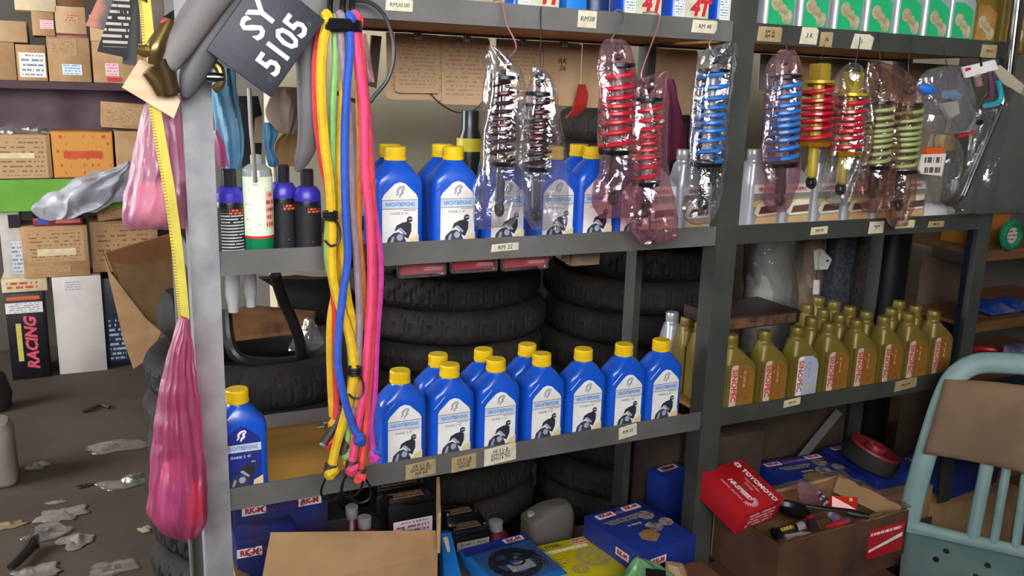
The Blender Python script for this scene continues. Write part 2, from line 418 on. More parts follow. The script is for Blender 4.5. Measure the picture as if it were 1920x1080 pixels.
price_tag(1697, 720, 40, 18, 'RM 32.00', TAGB, tilt=.06, size=.008)

# ------------------------------------------------------------------ blue oil bottles
def blue_bottle(kind='white'):
    W_, D_, H_ = .094, .058, .2
    t = thing('oil_bottle', 'x', 'bottle')
    s = [(0, W_-.006, D_-.006, .012, 0), (.004, W_, D_, .014, 0), (.132, W_, D_, .014, 0), (.142, W_-.004, D_, .015, 0), (.150, W_-.02, D_-.002, .016, 0),
         (.163, .056, D_-.010, .018, 0), (.170, .042, .042, .02, 0), (.174, .037, .037, .0184, 0), (.18, .034, .034, .0169, 0)]
    b = loft(s)
    b.build('body', BLUE, t, True, 34)
    # raised shoulder panel lines
    for sx in (-1, 1):
        MB().tube([(sx*.042, -D_/2-.0001, .118), (sx*.020, -D_/2-.0001, .142)], .0010, 5).build('moulded_line', BLUE, t, True)
    c = MB(); prof = [(.0200, .1745), (.0206, .176), (.0206, .1805), (.0196, .1812), (.0200, .1822), (.0200, .1965), (.0185, .199), (.0, .1995)]
    c.lathe(prof, n=36, wob=lambda a, z: 1+(.012*math.cos(a*18) if .183 < z < .1975 else 0)).build('cap', YEL, t, True)
    y = -D_/2-.0004
    LM = WHITE if kind == 'white' else mat('navy_label', '#1c2a86', .5)
    poly = [(-.034, .006), (.034, .006), (.034, .108), (.030, .115), (.010, .134), (.0, .137), (-.010, .134), (-.030, .115), (-.034, .108)]
    l = MB().prism(poly, .0006, 'XZ', y).build('label', LM, t, True)
    y -= .0004
    MB().box((-.034, y, .089), (.034, y+.0004, .1035)).build('title_band', mat('pale_blue_band', '#c3d6ea', .6), l, True)
    q = MB(); q.box((-.034, y-.0001, .1038), (.034, y+.0003, .1046)); q.box((-.034, y-.0001, .0878), (.034, y+.0003, .0886)); q.box((.006, y-.0001, .0850), (.030, y+.0003, .0859))
    q.build('rule', mat('dark_red_ink', '#6a2430', .6), l, True)
    text('NACHTBEFIGNIS', .0105, mat('steel_blue_ink', '#6d87b8', .6), l, (0, y-.0003, .0962), sx=.72, bold=.0002)
    text('DA4S40  E  4T', .0068, GREYINK if kind == 'white' else WHITEINK, l, (-.002, y-.0003, .0795), sx=.85)
    # winged emblem
    e = MB(); e.tube([(-.007, y, .105), (-.004, y, .109), (-.004, y, .114), (.0, y, .118), (.005, y, .119), (.007, y, .116), (.003, y, .114), (.004, y, .110), (.0, y, .106), (-.001, y, .102)], [.0008, .0018, .0022, .002, .0018, .0012, .002, .0024, .002, .0008], 6, smooth=3)
    e.v = [Vector((v.x*1.15, y-.0002+(v.y-y)*.1, .119+(v.z-.111)*1.15)) for v in e.v]
    e.build('emblem', mat('emblem_grey', '#a2a5aa', .6) if kind == 'white' else WHITEINK, l, True)
    # leaning rider on a motorcycle
    r = MB(); Y0 = y-.0002
    def P(pts, d=0): r.prism(pts, .0003, 'XZ', Y0-d)
    r.cur = 0; P([(-.031, .006), (-.024, .018), (-.014, .027), (-.004, .029), (.004, .024), (.010, .012), (.014, .006)])           # machine
    r.cur = 1; P([(-.012, .030), (-.008, .041), (.002, .046), (.012, .048), (.020, .044), (.020, .030), (.014, .016), (.006, .020), (.002, .030), (-.004, .035)], .0003)  # rider
    P([(.011, .048), (.012, .055), (.017, .058), (.022, .055), (.022, .049), (.017, .046)], .0003)                                   # helmet
    r.cur = 2; P([(-.006, .036), (.0, .037), (.011, .026), (.009, .023), (.001, .029)], .0006); P([(-.027, .006), (-.016, .021), (-.012, .020), (-.020, .006)], .0004)
    P([(.014, .051), (.022, .051), (.0215, .0535), (.015, .0537)], .0006)
    cpts = [(-.002+.0058*math.cos(a*PI/8), .019+.0062*math.sin(a*PI/8)) for a in range(16)]; P(cpts, .0007)
    r.cur = 3; P([(.014, .006), (.018, .016), (.034, .024), (.034, .006)], .0001)
    r.v = [Vector((v.x*1.02+.001, v.y, v.z if v.z < .0061 else v.z+.0165)) for v in r.v]
    r.build('rider_picture', [mat('bike_dark', '#454a58', .5, 0, '#2c2f3a', 300), mat('rider_black', '#2b2b35', .5), mat('bike_grey', '#a4aabf', .5), mat('sunset_tint', '#e6cf96', .6)], l, True)
    return t
bb = blue_bottle()
GL = 'blue oil bottles on the lower shelf'; GU = 'blue oil bottles on the middle shelf'
ordn = ['first', 'second', 'third', 'fourth', 'fifth', 'sixth', 'seventh', 'eighth', 'ninth', 'tenth', 'eleventh', 'twelfth', 'thirteenth', 'fourteenth', 'fifteenth']
low = [(750, 703), (843, 690), (930, 678), (1016, 669), (1094, 661), (1170, 653), (1240, 643)]
for i, (x, y) in enumerate(low):
    X = px(x, y, .046).x
    lab = f'blue oil bottle with yellow cap, {ordn[i]} from left in lower shelf front row of seven'
    if i == 6: lab = 'blue oil bottle with yellow cap, rightmost in lower shelf front row beside the post'
    if i == 0: bb.location = (X, .046, BL); bb['label'] = 'blue oil bottle with yellow cap on lower shelf, just right of the bungee cords'; bb['group'] = GL
    else: copies(bb, (X, .046, BL), random.uniform(-.04, .04), lab, GL)
for i, (x, y) in enumerate([(820, 676), (905, 665), (987, 658)]):
    X = px(x, y, .122).x
    copies(bb, (X, .118, BL), random.uniform(-.04, .04), f'blue oil bottle, {["left", "middle", "right"][i]} one of three behind the lower shelf front row', GL)
nb = blue_bottle('navy'); nb.location = (px(440, 740, .046).x+.004, .046, BL); nb['group'] = GL
nb['label'] = 'blue oil bottle with navy label standing alone beside the left post'
up = [(741, 285, 'blue oil bottle, leftmost on middle shelf beside the bungee cords'),
      (850, 285, 'blue oil bottle on middle shelf, second from left in the front row'),
      (944, 285, 'blue oil bottle behind the leftmost bagged shock absorber on middle shelf'),
      (1038, 285, 'blue oil bottle behind the second bagged shock absorber on middle shelf'),
      (1112, 284, 'blue oil bottle on middle shelf just left of the red spring bags'),
      (1184, 284, 'blue oil bottle mostly hidden behind the red spring bags')]
for x, y, lab in up: copies(bb, (px(x, y, .046).x, .046, BM), random.uniform(-.05, .05), lab, GU)
for x, lab in ((731, 'blue oil bottle hidden behind the leftmost bottle of the middle shelf'), (829, 'blue oil bottle tucked behind the second bottle of the middle shelf'), (1086, 'blue oil bottle behind the one left of the red spring bags')):
    copies(bb, (px(x, 280, .112).x, .112, BM), 0, lab, GU)
# ------------------------------------------------------------------ slant-shouldered oil bottles (gold and silver)
def slant_bottle(body, cap, kind):
    W_, D_ = .092, .052; t = thing('motor_oil_bottle', 'x', 'bottle')
    s = [(0, W_-.006, D_-.006, .009, 0), (.003, W_, D_, .010, 0), (.112, W_, D_, .010, 0), (.122, W_-.006, D_, .011, -.003)]
    for k in range(1, 7):
        f = k/6; w = (W_-.006)*(1-f)+.036*f; s.append((.122+.040*f, w, D_-.010*f, .011+.004*f, -.003*(1-f)-(W_/2-.018-.006)*f))
    xs = s[-1][4]
    s += [(.166, .033, .033, .016, xs), (.172, .031, .031, .0154, xs)]
    loft(s).build('body', body, t, True, 32)
    c = MB().lathe([(.0165, .170), (.0172, .172), (.0172, .176), (.0162, .1765), (.0166, .178), (.0166, .190), (.0150, .193), (0, .1935)], (xs, 0, 0), 24, wob=lambda a, z: 1+(.012*math.cos(a*12) if .177 < z < .191 else 0))
    c.build('cap', cap, t, True)
    if body is GOLD or kind == 'pale':
        h = MB().box((-.0455, -D_/2+.002, .015), (-.038, -D_/2-.0016, .125), .0012); h.build('grip_edge', body, t, True)
    y = -D_/2-.0005
    if kind in ('gold', 'pale'):
        l = MB().prism([(-.033, .004), (-.014, .004), (-.014, .124), (-.026, .124), (-.031, .121), (-.033, .115)], .0006, 'XZ', y).build('label_strip', mat('pinkish_white', '#d6bfae', .6) if kind == 'gold' else WHITE, t, True)
        text('SINOPEC', .0205, REDINK, l, (-.0235, y-.0003, .074), (PI/2, PI/2, 0), bold=.0004, sx=.98)
        poly = [(-.013, .004), (.036, .004), (.036, .098), (.028, .112), (.014, .122), (-.013, .124)]
        p = MB().prism(poly, .0005, 'XZ', y+.0001).build('label_panel', mat('rust_panel', '#8f5a26', .5, .1, '#96742a', 14) if kind == 'gold' else mat('bluegrey_panel', '#b3b4c4', .5, 0, '#9fa2b8', 20), t, True)
        text('4T 10W-40', .0085, mat('pale_gold_ink', '#e0c28a', .6) if kind == 'gold' else GREYINK, p, (.006, y-.0003, .088), (PI/2, PI/2, 0))
        text('4T', .006, mat('pale_gold_ink', '#e0c28a', .6) if kind == 'gold' else GREYINK, p, (-.006, y-.0003, .096), (PI/2, PI/2, 0))
        q = MB(); q.lathe([(0, -.0004), (.0048, -.0004), (.0048, 0), (0, 0)], (.014, y, .040), 6, 'Y').build('badge', REDINK if kind == 'gold' else YELINK, p, True)
    elif kind == 'silver':
        l = MB().box((-.034, y, .004), (.034, y+.0005, .112)).build('label', mat('label_dark', '#8f8c84', .6), t, True)
        MB().box((-.036, y-.0003, .096), (.036, y, .116)).build('title_band', WHITE, l, True)
        text('SINOPEC', .0115, REDINK, l, (.0, y-.0006, .1045), bold=.0003)
        r = MB(); Y0 = y-.0003
        r.cur = 0; r.prism([(-.034, .050), (.034, .054), (.034, .046), (-.034, .040)], .0002, 'XZ', Y0)
        r.cur = 1; r.prism([(-.030, .030), (-.022, .044), (-.004, .050), (.034, .050), (.034, .026), (-.020, .024)], .0003, 'XZ', Y0-.0001)
        r.cur = 2; r.prism([(-.018, .028), (-.012, .040), (.034, .042), (.034, .030)], .0002, 'XZ', Y0-.0003)
        r.cur = 3; r.prism([(-.026, .012), (.034, .012), (.034, .024), (-.022, .022)], .0003, 'XZ', Y0-.0002)
        r.v = [Vector((v.x, v.y, .028+(v.z-.012)*1.35)) for v in r.v]
        r.build('car_picture', [mat('straw', '#c9bd6a', .6), mat('car_white', '#e8dfce', .5), mat('car_brown', '#6b4a35', .5), mat('sand', '#cfa877', .6)], l, True)
    elif kind in ('green', 'brown'):
        g = mat('green_label', '#18a060', .5, 0, '#2fb878', 10) if kind == 'green' else mat('bronze_label', '#b58a4c', .5, .1, '#8a6434', 18)
        l = MB().prism([(-.036, .010), (.034, .010), (.034, .095), (.0, .112), (-.036, .112)], .0006, 'XZ', y).build('label', g, t, True)
        r = MB(); Y0 = y-.0006
        for (a, b_, R_) in ((-.015, .072, .0125), (.001, .060, .0095), (.016, .046, .0125)):
            r.torus((a, Y0, b_), R_, .0030, 'Y', 14, 6); r.lathe([(0, -.0006), (R_*.8, -.0006), (R_*.8, 0.0002), (0, .0002)], (a, Y0, b_), 12, 'Y')
        r.v = [Vector((v.x, Y0+(v.y-Y0)*.25, v.z)) for v in r.v]
        r.build('gear_picture', mat('gear_gold', '#cdb27a', .35, .5, '#e8e0c8', 90), l, True)
        MB().box((-.036, y-.0003, .018), (.010, y+.0003, .028)).build('white_print', print_mat('white_on_green', '#35a86c', '#f0f4f0', 2, 3, .02), l, True)
    return t
def put(protos, kind, X, Y, Z, lab, grp, rz=0):
    if kind not in protos:
        protos[kind] = {'gold': lambda: slant_bottle(GOLD, GOLD, 'gold'), 'pale': lambda: slant_bottle(GOLD, GOLD, 'pale'), 'goldback': lambda: slant_bottle(GOLD, GOLD, 'none'),
                        'silver': lambda: slant_bottle(SILVER, SILVER, 'silver'), 'silverback': lambda: slant_bottle(SILVER, SILVER, 'none'),
                        'green': lambda: slant_bottle(SILVER, SILVER, 'green'), 'brown': lambda: slant_bottle(GOLD, GOLD, 'brown')}[kind]()
        t = protos[kind]; t.location = (X, Y, Z); t.rotation_euler = (0, 0, rz); t['label'] = lab; t['group'] = grp; return t
    return copies(protos[kind], (X, Y, Z), rz, lab, grp)
PR = {}
GG = 'gold oil bottles on the lower shelf'
fx = [1.358, 1.459, 1.560, 1.663, 1.760, 1.856, 1.950, 2.043]
for i, X in enumerate(fx):
    lab = f'gold oil bottle with slanted shoulder, {ordn[i]} from left in its lower shelf front row'
    if i == 2: lab = 'gold oil bottle with white and blue-grey label in the lower shelf front row'
    put(PR, 'pale' if i == 2 else 'gold', X, .042, BL, lab, GG, random.uniform(-.04, .04))
caps = [(1524, 558), (1551, 569), (1582, 577), (1613, 584), (1661, 579), (1710, 571), (1532, 581), (1563, 592), (1512, 597), (1748, 584), (1503, 572)]
used = []
k = 0
for x, y in sorted(caps, key=lambda c: -c[1]):
    p = pz(x, y, BL+.19); X = p.x+.028; Y = min(max(p.y, .1), .30)
    c0 = min(fx, key=lambda q: abs(q-X)); r0 = round((Y-.042)/.056); r0 = min(max(r0, 1), 4)
    while (c0, r0) in used and r0 < 4: r0 += 1
    if (c0, r0) in used: continue
    used.append((c0, r0))
for c0, r0 in sorted(used):
    put(PR, 'goldback', c0, .042+.056*r0, BL, f'gold oil bottle standing {ordn[r0-1]} behind the {ordn[fx.index(c0)]} front gold bottle', GG)
for r0 in (1, 2, 3):
    if (fx[0], r0) not in used: put(PR, 'goldback', fx[0], .042+.056*r0, BL, f'gold oil bottle edge seen left of the post, {ordn[r0-1]} behind the front bottle', GG); used.append((fx[0], r0))
put(PR, 'silverback', fx[0]-.005, .042+.056*4, BL, 'silver oil bottle at the back left of the gold bottles', 'silver oil bottles')
# slab lying on the gold bottles
sl = thing('leather_case', 'dark brown flat case lying on top of the gold oil bottles', 'case', (1.45, .1, BL+.195))
MB().box((1.325, .062, BL+.1945), (1.565, .215, BL+.228), .004).build('case_body', mat('dark_leather', '#3a2c26', .5, 0, '#241b17', 12, bump=.3, bscale=30), sl)
MB().box((1.34, .0605, BL+.199), (1.55, .0622, BL+.222)).build('worn_edge', mat('worn_edge', '#6f4a2c', .8, 0, '#33251c', 40), sl)
# silver bottles on the middle shelf
sx_ = [1.378, 1.474, 1.570, 1.666, 1.762, 1.858]
for i, X in enumerate(sx_):
    put(PR, 'silver', X, .042, BM, f'silver oil bottle with car label, {ordn[i]} from the post on the middle shelf', 'silver oil bottles on the middle shelf', random.uniform(-.03, .03))
for X, nm in ((1.095, 'left'), (1.188, 'right')):
    put(PR, 'silver', X+.0, .046, BM, f'silver oil bottle behind the {"red" if nm == "left" else "blue"} spring bag left of the post', 'silver oil bottles on the middle shelf')
# fallen white bottle
fb = thing('white_bottle', 'small white bottle lying on its side at the right end of middle shelf', 'bottle', (1.99, .05, BM+.03))
MB().lathe([(0, -.06), (.026, -.06), (.028, -.055), (.028, .02), (.02, .04), (.012, .05), (.012, .055)], (1.97, .05, BM+.0285), 24, 'X').build('body', mat('white_plastic', '#d5d3cf', .4), fb)
MB().lathe([(.014, .05), (.014, .07), (0, .07)], (1.97, .05, BM+.0285), 16, 'X').build('cap', mat('grey_cap', '#b8b8ba', .4), fb)
# top shelf, right bay
gx = [1.372, 1.470, 1.572, 1.668, 1.764, 1.858, 1.945]
for i, X in enumerate(gx):
    put(PR, 'green', X, .042, BT, f'silver oil bottle with green gear label, {ordn[i]} from the post on top shelf', 'green-labelled oil bottles on the top shelf')
put(PR, 'brown', 2.03, .042, BT, 'gold bottle with bronze label next to the green ones on top shelf', 'bronze-labelled oil bottles')
put(PR, 'brown', 2.125, .03, BT, 'gold bottle with bronze label at the right end of top shelf', 'bronze-labelled oil bottles')
# top shelf, left bay: blue 4T bottles
def t_bottle():
    W_, D_ = .094, .058; t = thing('engine_oil_bottle', 'x', 'bottle')
    loft([(0, W_-.006, D_-.006, .01, 0), (.004, W_, D_, .012, 0), (.15, W_, D_, .012, 0), (.18, .05, .045, .016, 0), (.19, .036, .036, .017, 0)]).build('body', BLUE, t, True)
    MB().lathe([(.019, .188), (.0195, .19), (.0195, .212), (0, .213)], n=20).build('cap', YEL, t, True)
    y = -D_/2-.0005
    l = MB().box((-.043, y, .016), (.043, y+.0006, .12)).build('label', mat('pale_label', '#cfd0b4', .6, 0, '#b9bca0', 40), t, True)
    MB().box((-.041, y-.0003, .03), (-.018, y, .115)).build('fine_print', print_mat('tiny_print', '#e6e8ea', '#7d8698', 16, 3, .03, .55), l, True)
    text('4T', .042, REDINK, l, (.02, y-.0004, .047), bold=.002, shear=.2)
    MB().box((-.043, y-.0004, .016), (.02, y-.0001, .022)).build('yellow_stripe', YELINK, l, True)
    return t
tb = t_bottle(); tb.location = (.783, .042, BT); tb['group'] = 'blue oil bottles on the top shelf'
tb['label'] = 'blue oil bottle with red lettered label, leftmost visible on top shelf'
for X, lab in ((1.015, 'blue oil bottle with red lettered label above the red spring hooks, top shelf'), (1.132, 'blue oil bottle with red lettered label above the price tag beside middle post'), (1.245, 'blue oil bottle partly hidden behind the post on top shelf')):
    copies(tb, (X, .042, BT), 0, lab, 'blue oil bottles on the top shelf')
ck = thing('blue_carton', 'small sky-blue carton between bottles on top shelf', 'box', (.862, .03, BT))
MB().box((.842, .012, BT), (.886, .09, BT+.13), .001).build('carton', LBLUE, ck); MB().box((.850, .0112, BT+.05), (.878, .0119, BT+.065)).build('print', WHITEINK, ck)
ck = thing('navy_canister', 'dark navy canister behind wire hook on top shelf', 'canister', (.925, .05, BT))
MB().lathe([(.027, 0), (.029, .003), (.029, .14), (.02, .155), (.012, .16), (0, .16)], (.925, .05, BT), 24).build('body', mat('navy_plastic', '#1a2f5c', .4), ck)
MB().lathe([(.013, .158), (.013, .175), (0, .176)], (.925, .05, BT), 16).build('cap', BLACK, ck)

# ------------------------------------------------------------------ spray bottles on the left of the middle shelf
def spray(x, w, kind, lab, ytop, Y=.05):
    c = px(x, 400, Y); X = c.x; k = (px(x+1, 400, Y)-c).length; R_ = w*k/2; zt = px(x, ytop, Y).z
    H_ = zt-BM; t = thing('spray_bottle' if kind != 'green' else 'wash_bottle', lab, 'bottle', (X, Y, BM))
    if kind == 'blue':
        ink = mat('violet_plastic', '#3b2ea8', .35)
        MB().lathe([(R_*.93, 0), (R_, .003), (R_, H_*.64), (R_*.98, H_*.66)], (0, 0, 0), 28).build('body', mat('black_bottle', '#15151a', .28, coat=.2), t, True)
        MB().lathe([(R_*.99, H_*.655), (R_*1.0, H_*.67), (R_*.97, H_*.75), (R_*.72, H_*.805), (R_*.45, H_*.82), (0, H_*.82)], n=28).build('shoulder', ink, t, True)
        MB().lathe([(R_*.5, H_*.81), (R_*.5, H_*.985), (R_*.42, H_), (0, H_)], n=24).build('cap', mat('smoke_cap', '#26262b', .2, coat=.5), t, True)
        lb = MB(); n = 10; pts = []
        z0, z1 = H_*.07, H_*.60
        lb.grid(lambda u, v: Vector((R_*1.012*math.sin(-1.25+2.5*u), -R_*1.012*math.cos(-1.25+2.5*u), z0+(z1-z0)*v)), 16, 1)
        lb.build('label', (print_mat('black_label', '#141418', '#c4c4c8', 16, 1, .10, .36, cover=.72) if x < 450 else print_mat('black_label_plain', '#141418', '#6a6a70', 9, 4, .2, .3, cover=.46)), t, True)
        lb = MB().grid(lambda u, v: Vector((R_*1.02*math.sin(-.2+1.1*u), -R_*1.02*math.cos(-.2+1.1*u), H_*.53+H_*.06*v)), 8, 1)
        lb.build('orange_print', print_mat('orange_print', '#1a1416', '#e8602c', 2, 2, .0, .7, cover=.6), t, True)
    else:
        MB().lathe([(R_*.95, 0), (R_, .003), (R_, H_*.80), (R_*.95, H_*.84)], n=28).build('body', mat('green_bottle', '#0e7d4c', .3, coat=.2), t, True)
        MB().lathe([(R_*1.0, H_*.8), (R_*.94, H_*.86), (R_*.6, H_*.90), (R_*.4, H_*.91), (R_*.4, H_*.99), (0, H_)], n=28).build('clear_top', mat('frosted_top', '#9aa39c', .2, coat=.4), t, True)
        lb = MB().grid(lambda u, v: Vector((R_*1.012*math.sin(-1.35+2.7*u), -R_*1.012*math.cos(-1.35+2.7*u), H_*(.25+.55*v))), 16, 1)
        l = lb.build('label', print_mat('pale_green_label', '#dfe9cf', '#a9bf9e', 12, 3, .05, .3, cover=.5), t, True)
        MB().grid(lambda u, v: Vector((R_*1.02*math.sin(-1.35+2.7*u), -R_*1.02*math.cos(-1.35+2.7*u), H_*(.235+.025*v))), 16, 1).build('red_ring', REDINK, t, True)
        MB().grid(lambda u, v: Vector((R_*1.022*math.sin(.35+.75*u), -R_*1.022*math.cos(.35+.75*u), H_*(.33+.34*v))), 8, 1).build('red_print', print_mat('salmon_print', '#e2b5a0', '#b0403c', 5, 2, .04, .5), t, True)
    return t
spray(432, 55, 'blue', 'black and violet spray bottle nearest the left post', 316, .05)
spray(532, 50, 'blue', 'black and violet spray bottle right of the green wash bottle', 308, .07)
spray(577, 49, 'blue', 'black and violet spray bottle next to the bungee cords', 316, .04)
spray(484, 57, 'green', 'green wash bottle with pale label between violet spray bottles', 288, .045)
# ------------------------------------------------------------------ shock absorbers hanging from the top beam
def shock(name_lab, top, bot, spr, sw, kind, hook, bag=None, bagm=None, Y=-.055, coils=9, wire_m=None, thick=.024, crum=.006, seed=0, eyes=True):
    """top and bot: pixels of the two eyes; spr: y range of the spring; sw: spring width in pixels"""
    T, B = px(*top, Y), px(*bot, Y); ax = (B-T); L_ = ax.length; ax.normalize()
    k = (px(top[0]+1, top[1], Y)-T).length
    t = thing('shock_absorber', name_lab, 'shock absorber', T, group='shock absorbers hung from the top shelf')
    f = lambda y: (y-top[1])/(bot[1]-top[1])*L_
    s0, s1 = f(spr[0]), f(spr[1]); R_ = sw*k/2; wr = R_*.13
    cs = {'black': (mat('dark_spring', '#3a2c30', .3, .6, '#5c2a30', 30), CHROME, BLACK), 'red': (mat('red_spring', '#c41c30', .35), mat('satin_damper', '#b8b4b6', .3, .5), BLACK), 'blue': (mat('blue_spring', '#2a74c0', .35), mat('satin_damper', '#b8b4b6'), BLACK),
          'crimson': (mat('crimson_spring', '#c01830', .3, coat=.4), BRASS, BRASS), 'green': (mat('green_spring', '#98a264', .45), mat('aluminium', '#a59f95', .3, .8), CHROME)}[kind]
    q = ax.to_track_quat('Z', 'Y').to_matrix().to_4x4()
    def done(b, nm, m_):
        b.xf(Matrix.Translation(T) @ q); return b.build(nm, m_, t)
    n = coils*14; r0 = R_-wr
    def zz(i):
        u = i/n; g = u+.045*math.sin(2*PI*u)*.9; return s0+(s1-s0)*g
    done(MB().tube([(r0*math.cos(2*PI*i/14), r0*math.sin(2*PI*i/14), zz(i)) for i in range(n+1)], wr, 6), 'spring', cs[0])
    done(MB().lathe([(R_*.36, s0-.006), (R_*.36, s1*.98+.0)], n=18), 'damper_body', cs[1])
    done(MB().lathe([(R_*.3, s0-.012), (R_*.95, s0-.010), (R_*.95, s0-.004), (R_*.4, s0)], n=22), 'upper_seat', cs[2])
    done(MB().lathe([(R_*.4, s1), (R_*.98, s1+.002), (R_*.9, s1+.011), (R_*.45, s1+.013)], n=22, wob=lambda a, z: 1+.05*math.cos(a*9)), 'lower_seat', mat('orange_gold', '#d08a18', .3, .6) if kind == 'crimson' else cs[2])
    done(MB().lathe([(R_*.32, s1+.012), (R_*.32, L_-.014), (R_*.22, L_-.010)], n=18), 'lower_tube', BRASS if kind == 'crimson' else (CHROME if kind in ('black',) else mat('dark_tube', '#2c2526', .35, .4)))
    if kind == 'crimson':
        b = MB(); b.box((-R_*.55, -R_*.35, -.006), (R_*.55, R_*.35, s0-.008), .004); done(b, 'clevis', BRASS)
    done(MB().torus((0, 0, 0), .0105, .0055, 'Y', 18, 8), 'top_eye', BLACK if kind == 'crimson' else CHROME)
    done(MB().torus((0, 0, L_), .0095, .0055, 'Y', 18, 8), 'bottom_eye', mat('dark_eye', '#3a3530', .35, .6))
    # wire
    pts = [px(a[0], a[1], (a[2] if len(a) > 2 else Y)) for a in hook]
    MB().tube(pts, .0011 if wire_m is None else .0016, 6, smooth=5).build('hanging_wire', wire_m or WIRE, t)
    if bag:
        px_loft(bag, Y, thick, 36, 5, .28, crum, 38, seed, 4).build('plastic_sleeve', bagm or CLEAR, t, smooth=50)
    return t
PINKW = mat('copper_wire', '#c08078', .4, .5); CHW = mat('bright_wire', '#b9b2ac', .3, .8)
shock('dark shock absorber in clear bag, leftmost of the hanging row', (947, 122), (936, 392), (152, 298), 52, 'black',
      [(925, 2, .004), (936, 0, -.006), (942, 8, -.012), (950, 45, -.03), (968, 86, -.05), (955, 108), (947, 120)],
      [(86, 916, 924, .2), (110, 912, 958, .6), (140, 914, 978, .9), (200, 908, 986), (300, 900, 985), (360, 892, 978, 1.0), (412, 890, 965, .8), (428, 892, 950, .2)], CLEAR, wire_m=PINKW, seed=1)
shock('dark shock absorber in clear bag, second of the hanging row', (1012, 148), (1005, 402), (182, 308), 50, 'black',
      [(1016, 12, .004), (1014, 20, -.006), (1014, 60, -.03), (1013, 120), (1012, 146)],
      [(128, 998, 1022, .4), (160, 992, 1040, .8), (210, 984, 1046), (290, 980, 1056), (350, 978, 1060, 1), (405, 986, 1062, .8), (432, 1000, 1060, .2)], CLEAR, seed=2)
shock('red spring shock absorber in rosy bag, left of the red pair', (1160, 98), (1150, 372), (128, 276), 58, 'red',
      [(1148, 24, .004), (1160, 18, -.006), (1172, 28, -.012), (1168, 42, -.03), (1152, 64, -.05), (1147, 78), (1160, 96)],
      [(74, 1140, 1170, .3), (100, 1126, 1186, .8), (170, 1124, 1188), (260, 1126, 1188), (320, 1128, 1192), (350, 1112, 1196, 1.1), (385, 1112, 1198, .9), (408, 1124, 1180, .25)], PINKCLEAR, wire_m=CHW, seed=3, coils=8)
shock('red spring shock absorber in rosy bag, right of the red pair', (1216, 160), (1210, 395), (192, 336), 48, 'red',
      [(1205, 24, .004), (1222, 22, -.006), (1236, 30, -.012), (1232, 55, -.03), (1215, 100, -.05), (1202, 142), (1216, 158)],
      [(134, 1240, 1252, .2), (155, 1196, 1250, .5), (190, 1190, 1248, .9), (300, 1184, 1246), (350, 1186, 1254), (390, 1178, 1262, 1.1), (425, 1180, 1266, 1), (448, 1196, 1262, .4), (460, 1200, 1214, .2)], PINKCLEAR, Y=-.06, wire_m=PINKW, seed=4)
shock('blue spring shock absorber in clear bag beside the middle post', (1340, 105), (1318, 382), (138, 300), 52, 'blue',
      [(1335, 44, .004), (1344, 36, -.006), (1350, 42, -.012), (1346, 55, -.03), (1330, 84, -.05), (1340, 102)],
      [(80, 1362, 1380, .3), (100, 1318, 1380, .7), (150, 1308, 1372), (240, 1300, 1362), (320, 1290, 1354), (370, 1284, 1344, 1), (405, 1284, 1336, .8), (420, 1296, 1328, .2)], CLEAR, wire_m=CHW, seed=5)
shock('blue spring shock absorber in rosy bag right of the middle post', (1472, 108), (1462, 375), (148, 300), 52, 'blue',
      [(1476, 48, .004), (1475, 50, -.006), (1476, 80), (1472, 106)],
      [(94, 1464, 1490, .4), (120, 1446, 1498, .9), (200, 1440, 1498), (300, 1434, 1494), (350, 1436, 1488, .9), (380, 1434, 1478, .7), (396, 1446, 1470, .2)], PINKCLEAR, seed=6, coils=10)
shock('unwrapped gold shock absorber with bright crimson spring', (1538, 124), (1521, 342), (158, 262), 48, 'crimson',
      [(1546, 84, .004), (1545, 86, -.008), (1542, 105), (1540, 122)], seed=7, coils=7)
shock('gold shock absorber with crimson spring in clear bag', (1600, 140), (1576, 354), (182, 280), 48, 'crimson',
      [(1612, 68, .004), (1613, 72, -.006), (1608, 100), (1600, 138)],
      [(118, 1594, 1608, .3), (140, 1572, 1622, .7), (180, 1566, 1628), (260, 1562, 1622), (320, 1550, 1612), (360, 1546, 1600, .8), (385, 1556, 1592, .2)], CLEAR, seed=8, coils=7)
shock('pale green spring shock absorber, left of the green pair', (1652, 160), (1636, 362), (196, 306), 42, 'green',
      [(1648, 60, .004), (1648, 66, -.006), (1650, 110), (1652, 158)],
      [(118, 1628, 1640, .3), (150, 1624, 1672, .8), (220, 1622, 1674), (310, 1614, 1664), (360, 1608, 1662), (385, 1614, 1650, .4), (398, 1620, 1640, .2)], BROWNCLEAR, seed=9)
shock('pale green spring shock absorber, right of the green pair', (1706, 165), (1684, 385), (200, 314), 42, 'green',
      [(1712, 68, .004), (1710, 74, -.006), (1703, 115), (1706, 163)],
      [(112, 1630, 1640, .25), (130, 1640, 1690, .6), (160, 1668, 1716, .9), (220, 1670, 1720), (320, 1664, 1712), (370, 1658, 1708), (400, 1662, 1704, .8), (424, 1670, 1698, .2)], BROWNCLEAR, Y=-.06, seed=10)

